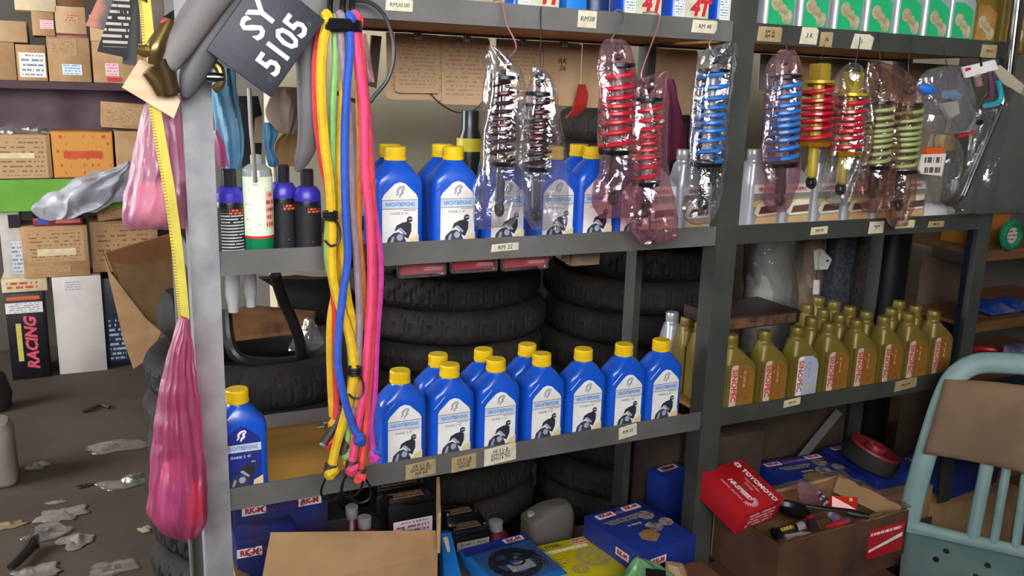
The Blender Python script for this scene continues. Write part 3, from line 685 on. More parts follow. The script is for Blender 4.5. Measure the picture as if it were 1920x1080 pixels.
# ------------------------------------------------------------------ bungee cords
cord_c = {'yellow': '#e2b81e', 'red': '#d83c40', 'blue': '#2c58c0', 'green': '#86b868', 'mauve': '#96808c', 'pink': '#f04a78', 'magenta': '#d83fa0', 'orange': '#e0863c', 'coral': '#f0504a', 'amber': '#d8a818'}
def bungee(col, pts, r, lab, Y=-.06, hook=None, knot=True, hdir=1):
    m_ = mat('cord_'+col, cord_c[col], .75, 0, None, 60, bump=.35, bscale=400)
    P = [px(p[0], p[1], p[2] if len(p) > 2 else Y) for p in pts]
    t = thing('bungee_cord', lab, 'bungee cord', P[0], group='bungee cords tied in a hanging bundle')
    r *= .88
    MB().tube(P, r, 8, smooth=6).build('cord', m_, t)
    e = P[-1]; d = (P[-1]-P[-2]).normalized()
    s = hdir
    if hook:
        # wound collar and open wire hook
        w = MB()
        for i in range(4): w.torus((0, 0, 0), r*1.15, r*.35, 'Z', 14, 6); w.v[-14*6-6:] = [v+Vector((0, 0, -i*.004)) for v in w.v[-14*6-6:]]
        w.xf(Matrix.Translation(e) @ (-d).to_track_quat('Z', 'Y').to_matrix().to_4x4()); w.build('wire_collar', WIRE, t)
        pts2 = [e+d*.0+Vector((s*.004, 0, -.002)), e+Vector((-s*.010, 0, -.022)), e+Vector((-s*.020, 0, -.046)), e+Vector((-s*.014, 0, -.062)), e+Vector((s*.004, 0, -.066)), e+Vector((s*.016, 0, -.054)), e+Vector((s*.020, 0, -.040))]
        MB().tube(pts2, .0022, 7, smooth=5).build('hook', mat('hook_black', '#22201f', .35, .5), t)
    if knot:
        kb = MB()
        rr = [r*.9, r*1.35, r*1.05, r*1.3, r*.8]
        kb.tube([e+d*.001, e+d*.008+Vector((s*.004, -.004, 0)), e+d*.013+Vector((-s*.004, -.006, 0)), e+d*.018+Vector((s*.001, -.002, 0)), e+d*.024+Vector((s*.006, 0, 0))], rr, 8, smooth=4)
        kb.build('knot', m_, t)
    # the upper end beyond the tie
    u = P[0]
    MB().tube([u, u+Vector((.001, -.004, .014)), u+Vector((-.003, .0, .022))], [r, r*1.25, r*.9], 8, smooth=4).build('upper_knot', m_, t)
    return t
bungee('yellow', [(612, 50), (605, 90), (602, 160), (608, 260), (618, 340), (622, 420), (624, 520), (640, 580), (658, 640), (664, 700), (652, 760), (632, 830), (622, 872)], .0095, 'thick yellow bungee cord whose hook swings lowest on the left', hook=True, Y=-.068)
bungee('red', [(600, 60), (592, 120), (594, 220), (604, 300), (616, 360), (624, 480), (628, 600), (630, 700), (628, 790), (618, 818)], .0075, 'red bungee cord at the left edge of the bundle', Y=-.050)
bungee('green', [(628, 56), (628, 120), (624, 200), (622, 320), (614, 440), (616, 500), (634, 560), (650, 620), (658, 680), (654, 760), (650, 840)], .0068, 'thin light green bungee cord crossing the yellow ones', Y=-.058)
bungee('blue', [(656, 52), (656, 100), (650, 170), (646, 270), (648, 400), (652, 480), (642, 560), (634, 640), (636, 700), (652, 770), (668, 812)], .0078, 'blue bungee cord curving in front of the bundle', Y=-.080)
bungee('mauve', [(638, 50), (640, 90), (648, 160), (656, 260), (660, 380), (670, 500), (674, 600), (670, 680), (664, 720), (656, 764)], .0075, 'greyish mauve bungee cord in the middle of the bundle', Y=-.066)
bungee('amber', [(648, 58), (652, 110), (646, 200), (642, 320), (638, 430), (634, 520), (620, 600), (620, 700), (624, 780)], .008, 'dull amber bungee cord behind the yellow one', Y=-.046)
bungee('orange', [(666, 60), (672, 160), (676, 300), (672, 420), (680, 520), (684, 620), (682, 720), (676, 800), (664, 850)], .007, 'orange bungee cord deep inside the bundle', Y=-.044)
bungee('pink', [(664, 50), (670, 100), (682, 200), (684, 320), (694, 420), (696, 540), (690, 640), (684, 720), (672, 790), (660, 866)], .0085, 'pink-red bungee cord ending in the middle pair of hooks', hook=True, Y=-.072)
bungee('coral', [(670, 54), (680, 140), (690, 260), (698, 420), (700, 560), (694, 680), (688, 760), (684, 820), (676, 880)], .008, 'coral bungee cord whose hook hangs lowest on the right', hook=True, Y=-.060, hdir=-1)
bungee('magenta', [(672, 56), (684, 160), (694, 260), (700, 380), (712, 470), (713, 540), (706, 640), (702, 740), (694, 800), (700, 844)], .0068, 'bright magenta bungee cord at the right edge of the bundle', Y=-.052, hdir=-1)
bungee('yellow', [(644, 56), (646, 120), (638, 300), (640, 440), (652, 560), (672, 640), (676, 720), (668, 780), (656, 850)], .0085, 'second yellow bungee cord on the right inside the bundle', Y=-.054)
tie = thing('cable_tie', 'black rubber tie binding the top of the bungee cords', 'tie', px(640, 44, -.064))
tb_ = MB()
for i, yy in enumerate((38, 43, 48, 53)):
    a, c = px(606, yy, -.064), px(674, yy+4, -.064); cc = (a+c)/2; hw = (c-a).length/2
    n = 28; tb_.tube([cc+Vector((hw*math.cos(2*PI*j/n), .026*math.sin(2*PI*j/n), 0)) for j in range(n+1)], .0032, 6)
tb_.build('windings', BLACK, tie, smooth=50)
hk = MB()
for x0 in (622, 646, 664):
    hk.tube([px(x0, 40, -.06), px(x0-4, 15, -.055), px(x0, -12, -.04), px(x0+6, -40, -.02)], .005, 7, smooth=4)
hk.build('rubber_strap', BLACK, tie)
# two cord collars lower down, seen between the cords
for (x, y, lab) in ((619, 398, 'small black cord clip with open hook high on the bundle'), (664, 690, 'small black cord clip low on the bundle')):
    c = px(x, y, -.082); t = thing('cord_clip', lab, 'clip', c)
    w = MB()
    for i in range(3): w.torus(c+Vector((0, 0, -.005*i)), .011, .0026, 'Z', 16, 6)
    w.build('collar', BLACK, t)
    MB().tube([c+Vector((.008, 0, -.012)), c+Vector((.016, 0, -.03)), c+Vector((.014, 0, -.05)), c+Vector((0, 0, -.056)), c+Vector((-.010, 0, -.046))], .0020, 6, smooth=4).build('hook', WIRE, t)
# black cable loop behind the bundle
lp = [px(x, y, -.03) for x, y in ((655, 0), (692, 4), (720, 28), (736, 70), (738, 110), (726, 150), (702, 180), (690, 192), (655, 186), (625, 170))]
tag(MB().tube(lp, .0035, 8, smooth=6).build('cable_loop', mat('cable_grey', '#3a3638', .45), loc=lp[0]), 'loop of dark cable hanging behind the bungee cords', 'cable')

# ------------------------------------------------------------------ number plate SY 5105
c = px(501, 65, -.085); k = (px(502, 65, -.085)-c).length
pl = thing('number_plate', 'black number plate with white letters hung corner-down beside the bungee cords', 'number plate', c, (0, -math.radians(54.2), 0))
w, h = 185*k/2, 143*k/2
ob = MB().box((-w, 0, -h), (w, .006, h), .002).build('plate', mat('plate_black', '#2b2d34', .55, 0, '#30323a', 40, bump=.15, bscale=200), pl, True)
for sx in (-1, 1):
    MB().lathe([(0, -.0006), (.0042, -.0006), (.0042, .0), (0, .0)], (sx*w*.72, 0, -h*.72), 12, 'Y').build('bolt_hole', BLACK, pl, True)
text('SY', .054, WHITEINK, pl, (.0097, -.0006, .0205), bold=.0012, sx=.95)
text('5105', .054, WHITEINK, pl, (.002, -.0006, -.0285), bold=.0012, sx=.90)

# ------------------------------------------------------------------ grey rubber pieces on the left post
GREYR = mat('grey_rubber', '#77716e', .6, 0, '#66605e', 10); GREYR2 = mat('dark_grey_rubber', '#5a5557', .55, 0, '#4c484b', 10)
def tapered(name, lab, pts, rad, Y, m_, cat, flat=.6):
    P = [px(x, y, Y) for x, y in pts]; c = P[0]
    b = MB().tube(P, rad, 14, smooth=6)
    b.v = [Vector((v.x, Y+(v.y-Y)*flat, v.z)) for v in b.v]
    o_ = b.build(name, m_, loc=c, smooth=60); return tag(o_, lab, cat)
tapered('rubber_sleeve', 'pale grey rubber sleeve slanting over the top of the left post', [(440, -60), (400, -10), (365, 40), (335, 85), (316, 120), (311, 131)], [.028, .027, .025, .022, .016, .006], -.075, GREYR, 'sleeve')
tapered('rubber_sleeve', 'dark grey rubber sleeve behind the pale one on the left post', [(470, -60), (435, 0), (405, 50), (378, 100), (358, 150), (346, 182)], [.030, .029, .027, .024, .018, .006], -.055, GREYR2, 'sleeve')
tapered('rubber_strap', 'dark grey tapering rubber strap hanging beside the number plate', [(570, 60), (578, 130), (580, 200), (578, 260), (566, 300), (556, 322)], [.020, .020, .020, .018, .013, .003], -.03, GREYR2, 'strap')
# ------------------------------------------------------------------ wooden offcut with brass pieces
wd = thing('wooden_offcut', 'pale triangular wooden offcut hanging upper left', 'wood piece', px(285, 170, -.06))
cor = [px(x, y, -.05) for x, y in ((229, 164), (262, 112), (300, 120), (338, 190), (326, 222))]
MB().slab(cor, (0, .016, 0)).build('board', wood('pale_wood', '#c8a884', '#dcc09c', 8, .7), wd)
br = mat('dull_brass', '#8a7445', .3, .75, '#6b5636', 25)
bt = thing('brass_fitting', 'cluster of dull brass tap fittings on the wooden offcut', 'fitting', px(300, 100, -.075))
MB().tube([px(318, 38, -.075), px(306, 60, -.078), px(292, 90, -.08), px(288, 120, -.078)], [.008, .010, .014, .010], 12, smooth=4).build('handle', br, bt)
MB().tube([px(258, 92, -.078), px(278, 96, -.08), px(300, 84, -.08)], [.006, .011, .010], 10, smooth=4).build('spout', br, bt)
MB().tube([px(300, 110, -.075), px(312, 140, -.07), px(322, 176, -.068)], [.012, .014, .012], 12, smooth=4).build('stem', mat('dark_brass', '#5c4a30', .35, .7), bt)
MB().tube([px(276, 132, -.072), px(292, 150, -.07), px(304, 178, -.068)], [.010, .012, .008], 10, smooth=4).build('nut', br, bt)
MB().lathe([(.006, -.004), (.008, 0), (.006, .004), (0, .005)], px(312, 44, -.079), 14, 'Y').build('red_dot', REDINK, bt)
cl = thing('brass_clamp', 'small brass clamp on the left post under the number plate', 'clamp', px(408, 128, -.045))
MB().tube([px(398, 118, -.045), px(412, 130, -.05), px(414, 156, -.05), px(402, 168, -.045)], .007, 10, smooth=4).build('bracket', br, cl)
MB().lathe([(.007, -.012), (.008, 0), (.007, .012)], px(403, 145, -.055), 14, 'X').build('screw', CHROME, cl)

# ------------------------------------------------------------------ yellow tape and pink bags
TAPE = mat('yellow_tape', '#cfc04a', .6, 0, '#c0b03c', 30)
pts = [px(x, y, -.035) for x, y in ((262, -260), (268, -30), (271, 0), (277, 60), (286, 170), (300, 260), (316, 350), (330, 450), (340, 540), (345, 600))]
P2, _ = catmull(pts, 8)
b = MB(); tk = MB(); wv = .0085
for side in (0,):
    rings = []
    for i, p in enumerate(P2):
        d = (P2[min(i+1, len(P2)-1)]-P2[max(i-1, 0)]).normalized(); a = d.cross(Vector((0, 1, 0))).normalized()
        rings.append([p-a*wv, p+a*wv, p+a*wv+Vector((0, .0015, 0)), p-a*wv+Vector((0, .0015, 0))])
    b.rings(rings)
    for i in range(0, len(P2)-1):
        for f in (0, .5):
            p = P2[i]*(1-f)+P2[i+1]*f; d = (P2[i+1]-P2[i]).normalized(); a = d.cross(Vector((0, 1, 0))).normalized()
            s_ = wv*.55; q0 = p-a*wv
            tk.add([q0+Vector((0, -.0004, 0)), q0+a*s_+Vector((0, -.0004, 0)), q0+a*s_+d*.0012+Vector((0, -.0004, 0)), q0+d*.0012+Vector((0, -.0004, 0))], [(0, 1, 2, 3)])
tp = thing('measuring_tape', 'yellow tape with tick marks hanging left of the post', 'tape', px(285, 200, -.035))
b.build('ribbon', TAPE, tp); o_ = tk.build('tick_marks', mat('tape_ink', '#7a6a14', .6), tp); o_['kind'] = 'stuff'
def bagmat(name, c1, c2):
    if name in MATS: return MATS[name]
    M = film(name, c1, .36, .12, .35, .8, 90, c2, .12, (1, 1, .10)); return M
PB = bagmat('pink_film', '#f0a0c8', '#d8709c')
pb = thing('pink_bag', 'long pink plastic bag knotted to the yellow tape beside the post', 'bag', px(335, 1000, -.05))
px_loft([(596, 338, 350, .3), (620, 328, 356, .5), (680, 312, 364, .7), (760, 296, 374, .85), (840, 286, 380, 1), (910, 280, 386, 1.15), (960, 280, 388, 1.15), (990, 296, 376, .8), (1004, 318, 356, .3)], -.06, .042, 90, 13, .13, .006, 34, 3, 7).build('film', PB, pb, smooth=60)
px_loft([(866, 312, 350, .6), (890, 300, 352, 1), (930, 296, 350, 1), (970, 304, 346, .8), (984, 316, 338, .3)], -.06, .022, 20, 4, .2, .006, 30, 1).build('content', mat('lilac_paper', '#b9a0c8', .7, 0, '#e8d8c0', 16), pb)
px_loft([(900, 356, 378, .6), (930, 344, 382, 1), (965, 342, 378, .8), (984, 350, 366, .3)], -.055, .020, 20, 4, .2, .006, 30, 2).build('red_content', mat('red_paper', '#e0303c', .6, 0, '#f06848', 16), pb)
pk = thing('pink_bag', 'pink plastic bag with white packet behind the yellow tape', 'bag', px(285, 430, .02))
px_loft([(170, 290, 322, .4), (205, 270, 332, .6), (260, 256, 340, .8), (320, 244, 344, 1), (370, 234, 346, 1.1), (410, 228, 346, .9), (430, 240, 346, .3)], .02, .045, 72, 12, .12, .006, 34, 5, 6).build('film', bagmat('pale_pink_bag', '#f4c4dc', '#dca0bc'), pk, smooth=60)
px_loft([(340, 262, 330, .7), (370, 248, 336, 1), (400, 246, 334, .8), (416, 256, 326, .3)], .02, .026, 20, 3, .2, .005, 25, 3).build('packet', mat('cream_packet', '#f0e0d4', .6, 0, '#e8b890', 14), pk)
# ------------------------------------------------------------------ cards clipped under the top shelf
PAPER = print_mat('gasket_card', '#c0a07a', '#a58460', 16, 4, .10, .40, cover=.60)
PLAIN = mat('plain_card', '#c6a982', .85, 0, '#b89a72', 12)
def card(x0, y0, x1, y1, lab, Y, m_=PAPER, clip=None, rot=0, marks=None):
    a, c_ = px(x0, y0, Y), px(x1, y1, Y); a2 = px(x0, y1, Y)
    X0, X1 = a.x, c_.x; Z1 = a.z; Z0 = min(c_.z, a2.z)
    Z1 = ZT0-.001
    t = thing('parts_card', lab, 'card', ((X0+X1)/2, Y, Z1), (0, rot, 0), 'brown cards clipped under the top shelf')
    w_, h_ = (X1-X0)/2, Z1-Z0
    MB().prism([(-w_, 0), (-w_+.002, -h_+.004), (-w_+.010, -h_), (w_-.003, -h_+.001), (w_, -.006), (w_-.006, 0)], .0022, 'XZ', 0).build('card', m_, t, True)
    if clip:
        MB().box((-.010, -.004, -.012), (.010, .006, .001), .0015).build('binder_clip', CHROME, t, True)
        MB().tube([(-.004, -.004, -.010), (-.004, -.006, .004), (.004, -.006, .004), (.004, -.004, -.010)], .0008, 5).build('clip_wire', CHROME, t, True)
    if marks:
        text(marks, .018, INK, t, (.0, -.0006, -.05), name='handwriting', shear=.2)
    return t
card(724, 68, 838, 186, 'brown printed card, lower leftmost under the top shelf', .345)
card(740, 68, 824, 174, 'brown printed card with clip, leftmost under the top shelf', .335, clip=1)
card(828, 72, 916, 196, 'brown printed card with clip left of the first shock absorber', .34, clip=1)
card(930, 82, 1022, 190, 'brown printed card with clip behind the first two shock absorbers', .34, clip=1)
card(1020, 84, 1086, 198, 'plain brown card with handwritten marks behind second shock absorber', .335, PLAIN, 1, marks='RK\n26')
card(1092, 92, 1145, 202, 'plain brown card left of the red spring bags', .34, PLAIN)
card(1225, 100, 1300, 215, 'plain brown card between the red spring bag and the middle post', .345, PLAIN)
# dark wooden strip beside the cards
st = thing('wooden_strip', 'dark wooden strip standing left of the brown cards', 'strip', px(705, 160, .36))
MB().slab([px(697, 66, .36), px(716, 68, .36), px(706, 165, .36), px(688, 160, .36)], (0, .008, 0)).build('strip', mat('dark_strip', '#5c5040', .8), st)
# red leaf-shaped handle
rl = MB().prism([(px(x, y, .30).x, px(x, y, .30).z) for x, y in ((1088, 158), (1098, 158), (1103, 178), (1100, 200), (1084, 216), (1062, 222), (1074, 208), (1080, 190))], .008, 'XZ', .30)
rl = rl.build('red_knife_handle', mat('red_plastic', '#b02a24', .45), loc=px(1090, 190, .30)); tag(rl, 'red curved plastic handle hanging in front of the plain card', 'handle')
# thin cord sagging across the cards
tag(MB().tube([px(x, y, .32) for x, y in ((806, 175), (830, 198), (860, 211), (890, 206), (905, 190))], .0016, 6, smooth=5).build('thin_cord', WIRE, loc=px(806, 175, .32)), 'thin dark cord sagging below the brown cards', 'cord')
# pink film pouch just right of the cords
pp = thing('pink_pouch', 'pale pink clear pouch between bungee cords and brown cards', 'pouch', px(690, 130, .05))
px_loft([(64, 676, 686, .3), (100, 672, 694, .8), (140, 668, 700, 1), (154, 668, 702, .5)], .05, .008, 20, 3, .2, .003, 40, 1).build('film', film('pale_pink_film', '#f4d0d8', .35, .2, hazecol='#e8b4c0'), pp)
# green and yellow bottle far behind the first shock absorbers
c0 = px(880, 290, .28); k = (px(881, 290, .28)-c0).length
gb = thing('sauce_bottle', 'dark bottle with yellow label behind the middle shelf bottles', 'bottle', (c0.x, .28, BM))
hb_ = c0.z-BM
MB().lathe([(22*k, -hb_), (22*k, .005), (20*k, .04), (15*k, .055), (15*k, .095), (0, .096)], c0, 20).build('body', mat('dark_green_glass', '#1c2620', .3), gb)
MB().lathe([(22.4*k, .008), (22.4*k, .036)], c0, 20).build('label', mat('bottle_yellow', '#c8b820', .5), gb)

# red blister packs and small carton under the middle shelf
BL_ = film('blister', '#f4f0f0', .10, .3, .08, .1, 20)
for i, (x0, x1, y1, r_, lab) in enumerate(((748, 838, 523, '#cc5a60', 'pale red blister pack, leftmost under the middle shelf'), (848, 934, 514, '#c01c34', 'deep red blister pack, middle one under the middle shelf'), (944, 1030, 509, '#c83244', 'red blister pack, right one under the middle shelf'))):
    Y = .048; a, c_ = px(x0, y1, Y), px(x1, y1-4, Y); z0 = (a.z+c_.z)/2; z1 = ZM0-.001
    t = thing('blister_pack', lab, 'packet', ((a.x+c_.x)/2, Y, z0), group='red blister packs under the middle shelf')
    b_ = MB().box((a.x+.005, Y+.004, z0+.007), (c_.x-.005, Y+.014, z1), .001).build('backing_card', mat('blister_red_%d' % i, r_, .4), t)
    xm = (a.x+c_.x)/2
    MB().box((xm+.002, Y+.0032, z0+.013), (c_.x-.010, Y+.0040, z0+.020)).build('white_print', print_mat('white_on_red', r_, '#f0e8e8', 3, 4, .02, .6), t)
    MB().box((a.x, Y, z0), (c_.x, Y+.018, z1), .004).build('clear_shell', BL_, t)
t = thing('small_carton', 'small tan carton under the middle shelf left of the back post', 'box', px(1100, 500, .16))
a, c_ = px(1072, 503, .16), px(1124, 503, .16)
MB().box((a.x, .16, a.z+.004), (c_.x, .19, ZM0-.001), .002).build('carton', mat('tan_carton', '#a8927a', .8, 0, '#8a745e', 30), t)
for i in range(3):
    x_ = a.x-.010-.008*i; MB().box((x_, .165, a.z+.012+.004*i), (x_+.006, .19, ZM0-.001), .001).build('leaflet', mat('tan_carton', '#a8927a'), t)
# ------------------------------------------------------------------ tyres
def tyre_mesh(R_, r_, wd_, seed, m_, tread=1):
    n, k = 288, 26; rings = []; sk = .5
    for i in range(n):
        a = 2*PI*i/n; ring = []
        for j in range(k):
            b_ = 2*PI*j/k; cb, sb = math.cos(b_), math.sin(b_)
            e = .82
            rr = r_*math.copysign(abs(cb)**e, cb); zz = wd_*math.copysign(abs(sb)**e, sb)
            if cb > .25:      # chevron grooves of the tread
                ph = (i*1.0/n*36+abs(zz)/wd_*1.1*(1 if tread == 1 else -1)) % 1
                if ph < .13: rr -= .0055*min(1, (cb-.25)*3)
                if abs(zz) < wd_*.10: rr -= .002
            ring.append(Vector(((R_-r_+rr)*math.cos(a), (R_-r_+rr)*math.sin(a), zz)))
        rings.append(ring)
    rings.append(rings[0]); b = MB(); b.rings(rings, False, False); return b
def tyre_stack(cx, cy, z0, ws, Rs, labs, grp, rad=.055, jit=.008):
    z = z0
    for i, (w_, R_) in enumerate(zip(ws, Rs)):
        x = cx+random.uniform(-jit, jit); y = cy+random.uniform(-jit, jit)*.6
        t = tyre_mesh(R_, rad, w_, i, RUBBER, 1 if i % 2 else -1).build('tyre', RUBBER, local=True, smooth=35)
        t.location = (x, y, z+w_*.97); t.rotation_euler = (random.uniform(-.015, .015), random.uniform(-.015, .015), random.uniform(0, 6))
        tag(t, labs(i, len(ws)), 'tyre', grp); z += w_*1.94
    return z
pos = lambda nm: (lambda i, n: f'worn black tyre in the {nm} stack, ' + ('topmost' if i == n-1 else 'lowest' if i == 0 else f'{ordn[n-1-i]} from the top'))
z0_ = tyre_stack(.36, .64, .0, [.05]*9, [.275, .275, .27, .275, .27, .275, .27, .275, .27], pos('left'), 'tyres stacked behind the rack')
z1_ = tyre_stack(.93, .82, .0, [.042, .05, .045, .05, .05, .045, .05, .048, .045, .05, .045, .042], [.275, .28, .275, .28, .28, .275, .28, .285, .28, .29, .28, .28], pos('middle'), 'tyres stacked behind the rack')
z2_ = tyre_stack(1.56, .76, .0, [.05]*15, [.30, .31, .30, .31, .30, .31, .30, .31, .30, .30, .29, .285, .285, .28, .28], pos('right'), 'tyres stacked behind the rack')
# things lying on the left tyres
cb = thing('cardboard_piece', 'brown cardboard piece lying on the left tyre stack', 'cardboard', px(510, 610, .62))
cor = [px(434, 592, .60), px(466, 578, .66), px(592, 590, .66), px(586, 622, .60), px(442, 640, .56)]
MB().slab(cor, (0, .006, .008)).build('sheet', mat('stained_card', '#a87850', .85, 0, '#6f4a30', 14, bump=.2, bscale=30), cb)
wp = thing('white_plastic_bottles', 'white plastic bottle necks hanging behind the left end of middle beam', 'bottle', px(450, 550, .36))
for (x, y0, y1, w_) in ((434, 505, 585, 28), (468, 505, 575, 24)):
    a, c_ = px(x, y0, .28), px(x, y1, .28); k = (px(x+1, y0, .28)-a).length; a.z = ZM0-.0005
    MB().lathe([(w_*k/2, 0), (w_*k/2, (c_.z-a.z)*.75), (w_*k*.36, (c_.z-a.z)*.9), (w_*k*.36, (c_.z-a.z))], a, 18).build('bottle_neck', mat('milky_plastic', '#cdd3d2', .35), wp)
tb_ = thing('inner_tube', 'black inner tube draped over the left tyre stack', 'inner tube', px(540, 600, .5))
MB().tube([px(x, y, Y) for x, y, Y in ((516, 515, .40), (530, 560, .42), (548, 600, .44), (562, 640, .46), (560, 672, .50), (520, 680, .48), (470, 678, .46), (440, 664, .46), (428, 630, .48), (424, 580, .5))], .013, 10, smooth=6).build('tube', mat('slick_rubber', '#242224', .35), tb_)
px_loft([(520, 478, 640, .5), (545, 520, 660, 1), (580, 540, 672, 1), (612, 590, 660, .5)], .75, .05, 20, 3, .2, .01, 14, 4).build('fold', RUBBER, tb_)
pgb = thing('plastic_packet', 'crumpled clear packet with yellow tops on the left tyre stack', 'packet', px(580, 640, .5))
px_loft([(598, 572, 586, .5), (615, 566, 596, 1), (640, 548, 604, 1), (656, 540, 590, .5)], .5, .02, 24, 4, .3, .008, 40, 6).build('film', DUSTY, pgb)
MB().tube([px(574, 614, .5), px(580, 600, .5)], .008, 8).build('yellow_top', mat('pale_yellow', '#c8be70', .5), pgb)
bb_ = thing('black_ball', 'black rubber bundle leaning beside the open carton above the left tyres', 'bundle', px(320, 590, .62))
px_loft([(545, 312, 335, .5), (560, 300, 352, .9), (590, 292, 368, 1.1), (620, 300, 376, 1), (642, 316, 372, .6)], .62, .06, 24, 5, .12, .006, 20, 2).build('rubber', RUBBER, bb_)

# ------------------------------------------------------------------ behind the left bay, between post and bundle
bl = thing('blue_cloth', 'light blue cloth bag hanging behind the left post', 'bag', px(425, 290, .24))
px_loft([(128, 402, 440, .6), (180, 398, 446, .8), (240, 404, 452, 1), (290, 412, 456, 1), (318, 416, 450, .6)], .24, .03, 36, 7, .25, .006, 24, 4).build('cloth', mat('pale_blue_cloth', '#7fb2cc', .8, 0, '#5a93b4', 18), bl)
pk2 = thing('pink_scrap', 'small pink plastic scrap beside the left post below the blue cloth', 'scrap', px(415, 290, .2))
px_loft([(245, 400, 410, .5), (275, 402, 420, 1), (312, 410, 428, .6)], .20, .012, 18, 4, .3, .005, 40, 4).build('film', PB, pk2)
dk = thing('black_case', 'black case standing behind the green wash bottle', 'case', px(468, 290, .30))
q0, q1 = px(454, 300, .30), px(490, 300, .30)
MB().slab([px(448, 180, .30), px(484, 180, .30), px(492, 215, .30), q1, Vector((q1.x, .30, BM)), Vector((q0.x, .30, BM)), q0], (0, .026, 0)).build('case', BLACK, dk)
MB().slab([px(478, 222, .2985), px(492, 215, .2985), px(492, 268, .2985), px(476, 268, .2985)], (0, .001, 0)).build('paper_corner', CREAM, dk)
rd = thing('metal_rod', 'thin grey metal rod standing in front of the wash bottle', 'rod', px(478, 340, .008))
MB().tube([px(467, 165, -.01), px(470, 230, -.008), px(476, 300, -.006), px(479, 342, -.004)], .0036, 8).build('rod', mat('rod_grey', '#8c8580', .4, .5), rd)
rg = thing('brown_rag', 'brown and blue rag hung under the number plate', 'rag', px(540, 200, .12))
px_loft([(165, 512, 560, .5), (190, 502, 568, 1), (215, 496, 564, 1), (240, 512, 556, .6), (250, 526, 552, .3)], .12, .02, 26, 5, .3, .008, 26, 3).build('cloth', mat('brown_cloth', '#8c7a6a', .85, 0, '#75655a', 16), rg)
px_loft([(230, 494, 518, .6), (250, 494, 520, 1), (280, 498, 512, .5), (300, 500, 522, .8), (312, 504, 520, .3)], .14, .012, 18, 5, .3, .006, 30, 5).build('blue_patch', mat('teal_cloth', '#3f7f9c', .8, 0, '#2a5c78', 20), rg)
yb = thing('straw_bundle', 'tan folded paper behind the violet spray bottles', 'paper', px(530, 300, .30))
px_loft([(240, 542, 556, .4), (262, 520, 560, 1), (290, 514, 566, 1), (312, 512, 566, .6)], .30, .02, 18, 3, .3, .006, 30, 2).build('paper', mat('tan_paper', '#b8945e', .85), yb)
# ------------------------------------------------------------------ shelves and boxes along the back on the left
YB = 3.4
ws = thing('wall_shelf', 'dark wall shelf with purple back sheet and green front plank, far left', 'shelf', (-.2, YB, 0))
z_s = 1.466
PURP = mat('purple_sheet', '#4c3440', .7, 0, '#6a5560', 3, lo=.4, hi=.62)
MB().box((-.9, YB-.03, z_s-.035), (.5, YB+.34, z_s)).build('shelf_board', mat('dark_red_wood', '#4a2a30', .6, 0, '#38222a', 8), ws)
MB().box((-.9, YB+.33, 1.0), (.5, YB+.345, z_s-.035)).build('back_sheet', PURP, ws)
MB().grid(lambda u, v: Vector((-.9+1.4*u, YB+.30+.012*math.sin(u*31)+.01*nz((u*9, v*5, 1)), z_s-.035-.24*v)), 60, 10).build('purple_curtain', PURP, ws)
MB().box((-.9, YB-.035, .985), (.5, YB+.34, 1.0)).build('middle_board', mat('dark_board', '#4a4038', .7), ws)
GP = mat('lime_paint', '#6aa828', .5, 0, '#57901e', 5)
a, c_ = px(-60, 340, YB-.05), px(330, 396, YB-.05)
MB().box((a.x, YB-.05, 1.0-.155), (c_.x, YB-.036, .998)).build('green_plank', GP, ws)
for X in (-.9, .46): MB().box((X, YB+.29, 0), (X+.04, YB+.33, 1.9)).build('upright', mat('dark_board', '#4a4038'), ws)
def carton(x0, y0, x1, y1, lab, m_=CARD, z0=None, Y=YB, d=.24, patches=(), rot=0, name='carton', cat='box', seam=True, rotY=0, tape=None):
    a = px(x0, y1, Y); c_ = px(x1, y1, Y); t_ = px((x0+x1)/2, y0, Y)
    zb = z0 if z0 is not None else (a.z+c_.z)/2; h = t_.z-zb; w_ = c_.x-a.x
    t = thing(name, lab, cat, ((a.x+c_.x)/2, Y+d/2, zb), (0, rotY, rot))
    MB().box((-w_/2, -d/2, 0), (w_/2, d/2, h), .003).build('box_body', m_, t, True)
    if seam:
        MB().box((-w_/2+.004, -.004, h), (w_/2-.004, .004, h+.0008)).build('lid_seam', tape or mat('brown_tape', '#8a6238', .4), t, True)
    for ip, (u0, v0, u1, v1, pm, nm) in enumerate(patches):
        MB().box((-w_/2+w_*u0, -d/2-.0012-.0012*ip, h*v0), (-w_/2+w_*u1, -d/2, h*v1)).build(nm, pm, t, True)
    t['h'] = zb+h
    return t
def zt(t): return t['h']+.001
PR_L = print_mat('carton_print', '#b48f66', '#7d5c3c', 9, 4, .06, .34, cover=.6)
PR_O = print_mat('orange_print_lines', '#c98a3c', '#c0441c', 6, 4, .04, .4, cover=.5)
W_L = print_mat('white_label_print', '#dedcd6', '#7a8088', 5, 3, .08, .4)
P_L = print_mat('pink_label_print', '#e6c8cc', '#d07888', 4, 3, .08, .5)
B_L = print_mat('blue_label_print', '#d6dee2', '#7aa0b8', 4, 3, .06, .5)
z1 = z_s+.001
A1 = carton(-50, 78, 32, 147, 'brown carton at the left edge of the upper back shelf', z0=z1)
A2 = carton(34, 84, 90, 148, 'brown carton with torn white label on the upper back shelf', z0=z1, patches=[(.08, .1, .96, .78, W_L, 'paper_label')])
A3 = carton(93, 70, 172, 150, 'large brown carton with blue-white label on the upper back shelf', z0=z1, patches=[(.32, .16, .78, .40, B_L, 'paper_label'), (.05, .6, .7, .95, PR_L, 'printed_lines')])
A4 = carton(176, 80, 300, 150, 'brown carton with pink sticker at the right of the upper back shelf', z0=z1, patches=[(.18, .18, .38, .48, P_L, 'pink_sticker'), (.2, .04, .42, .14, REDINK, 'red_strip')])
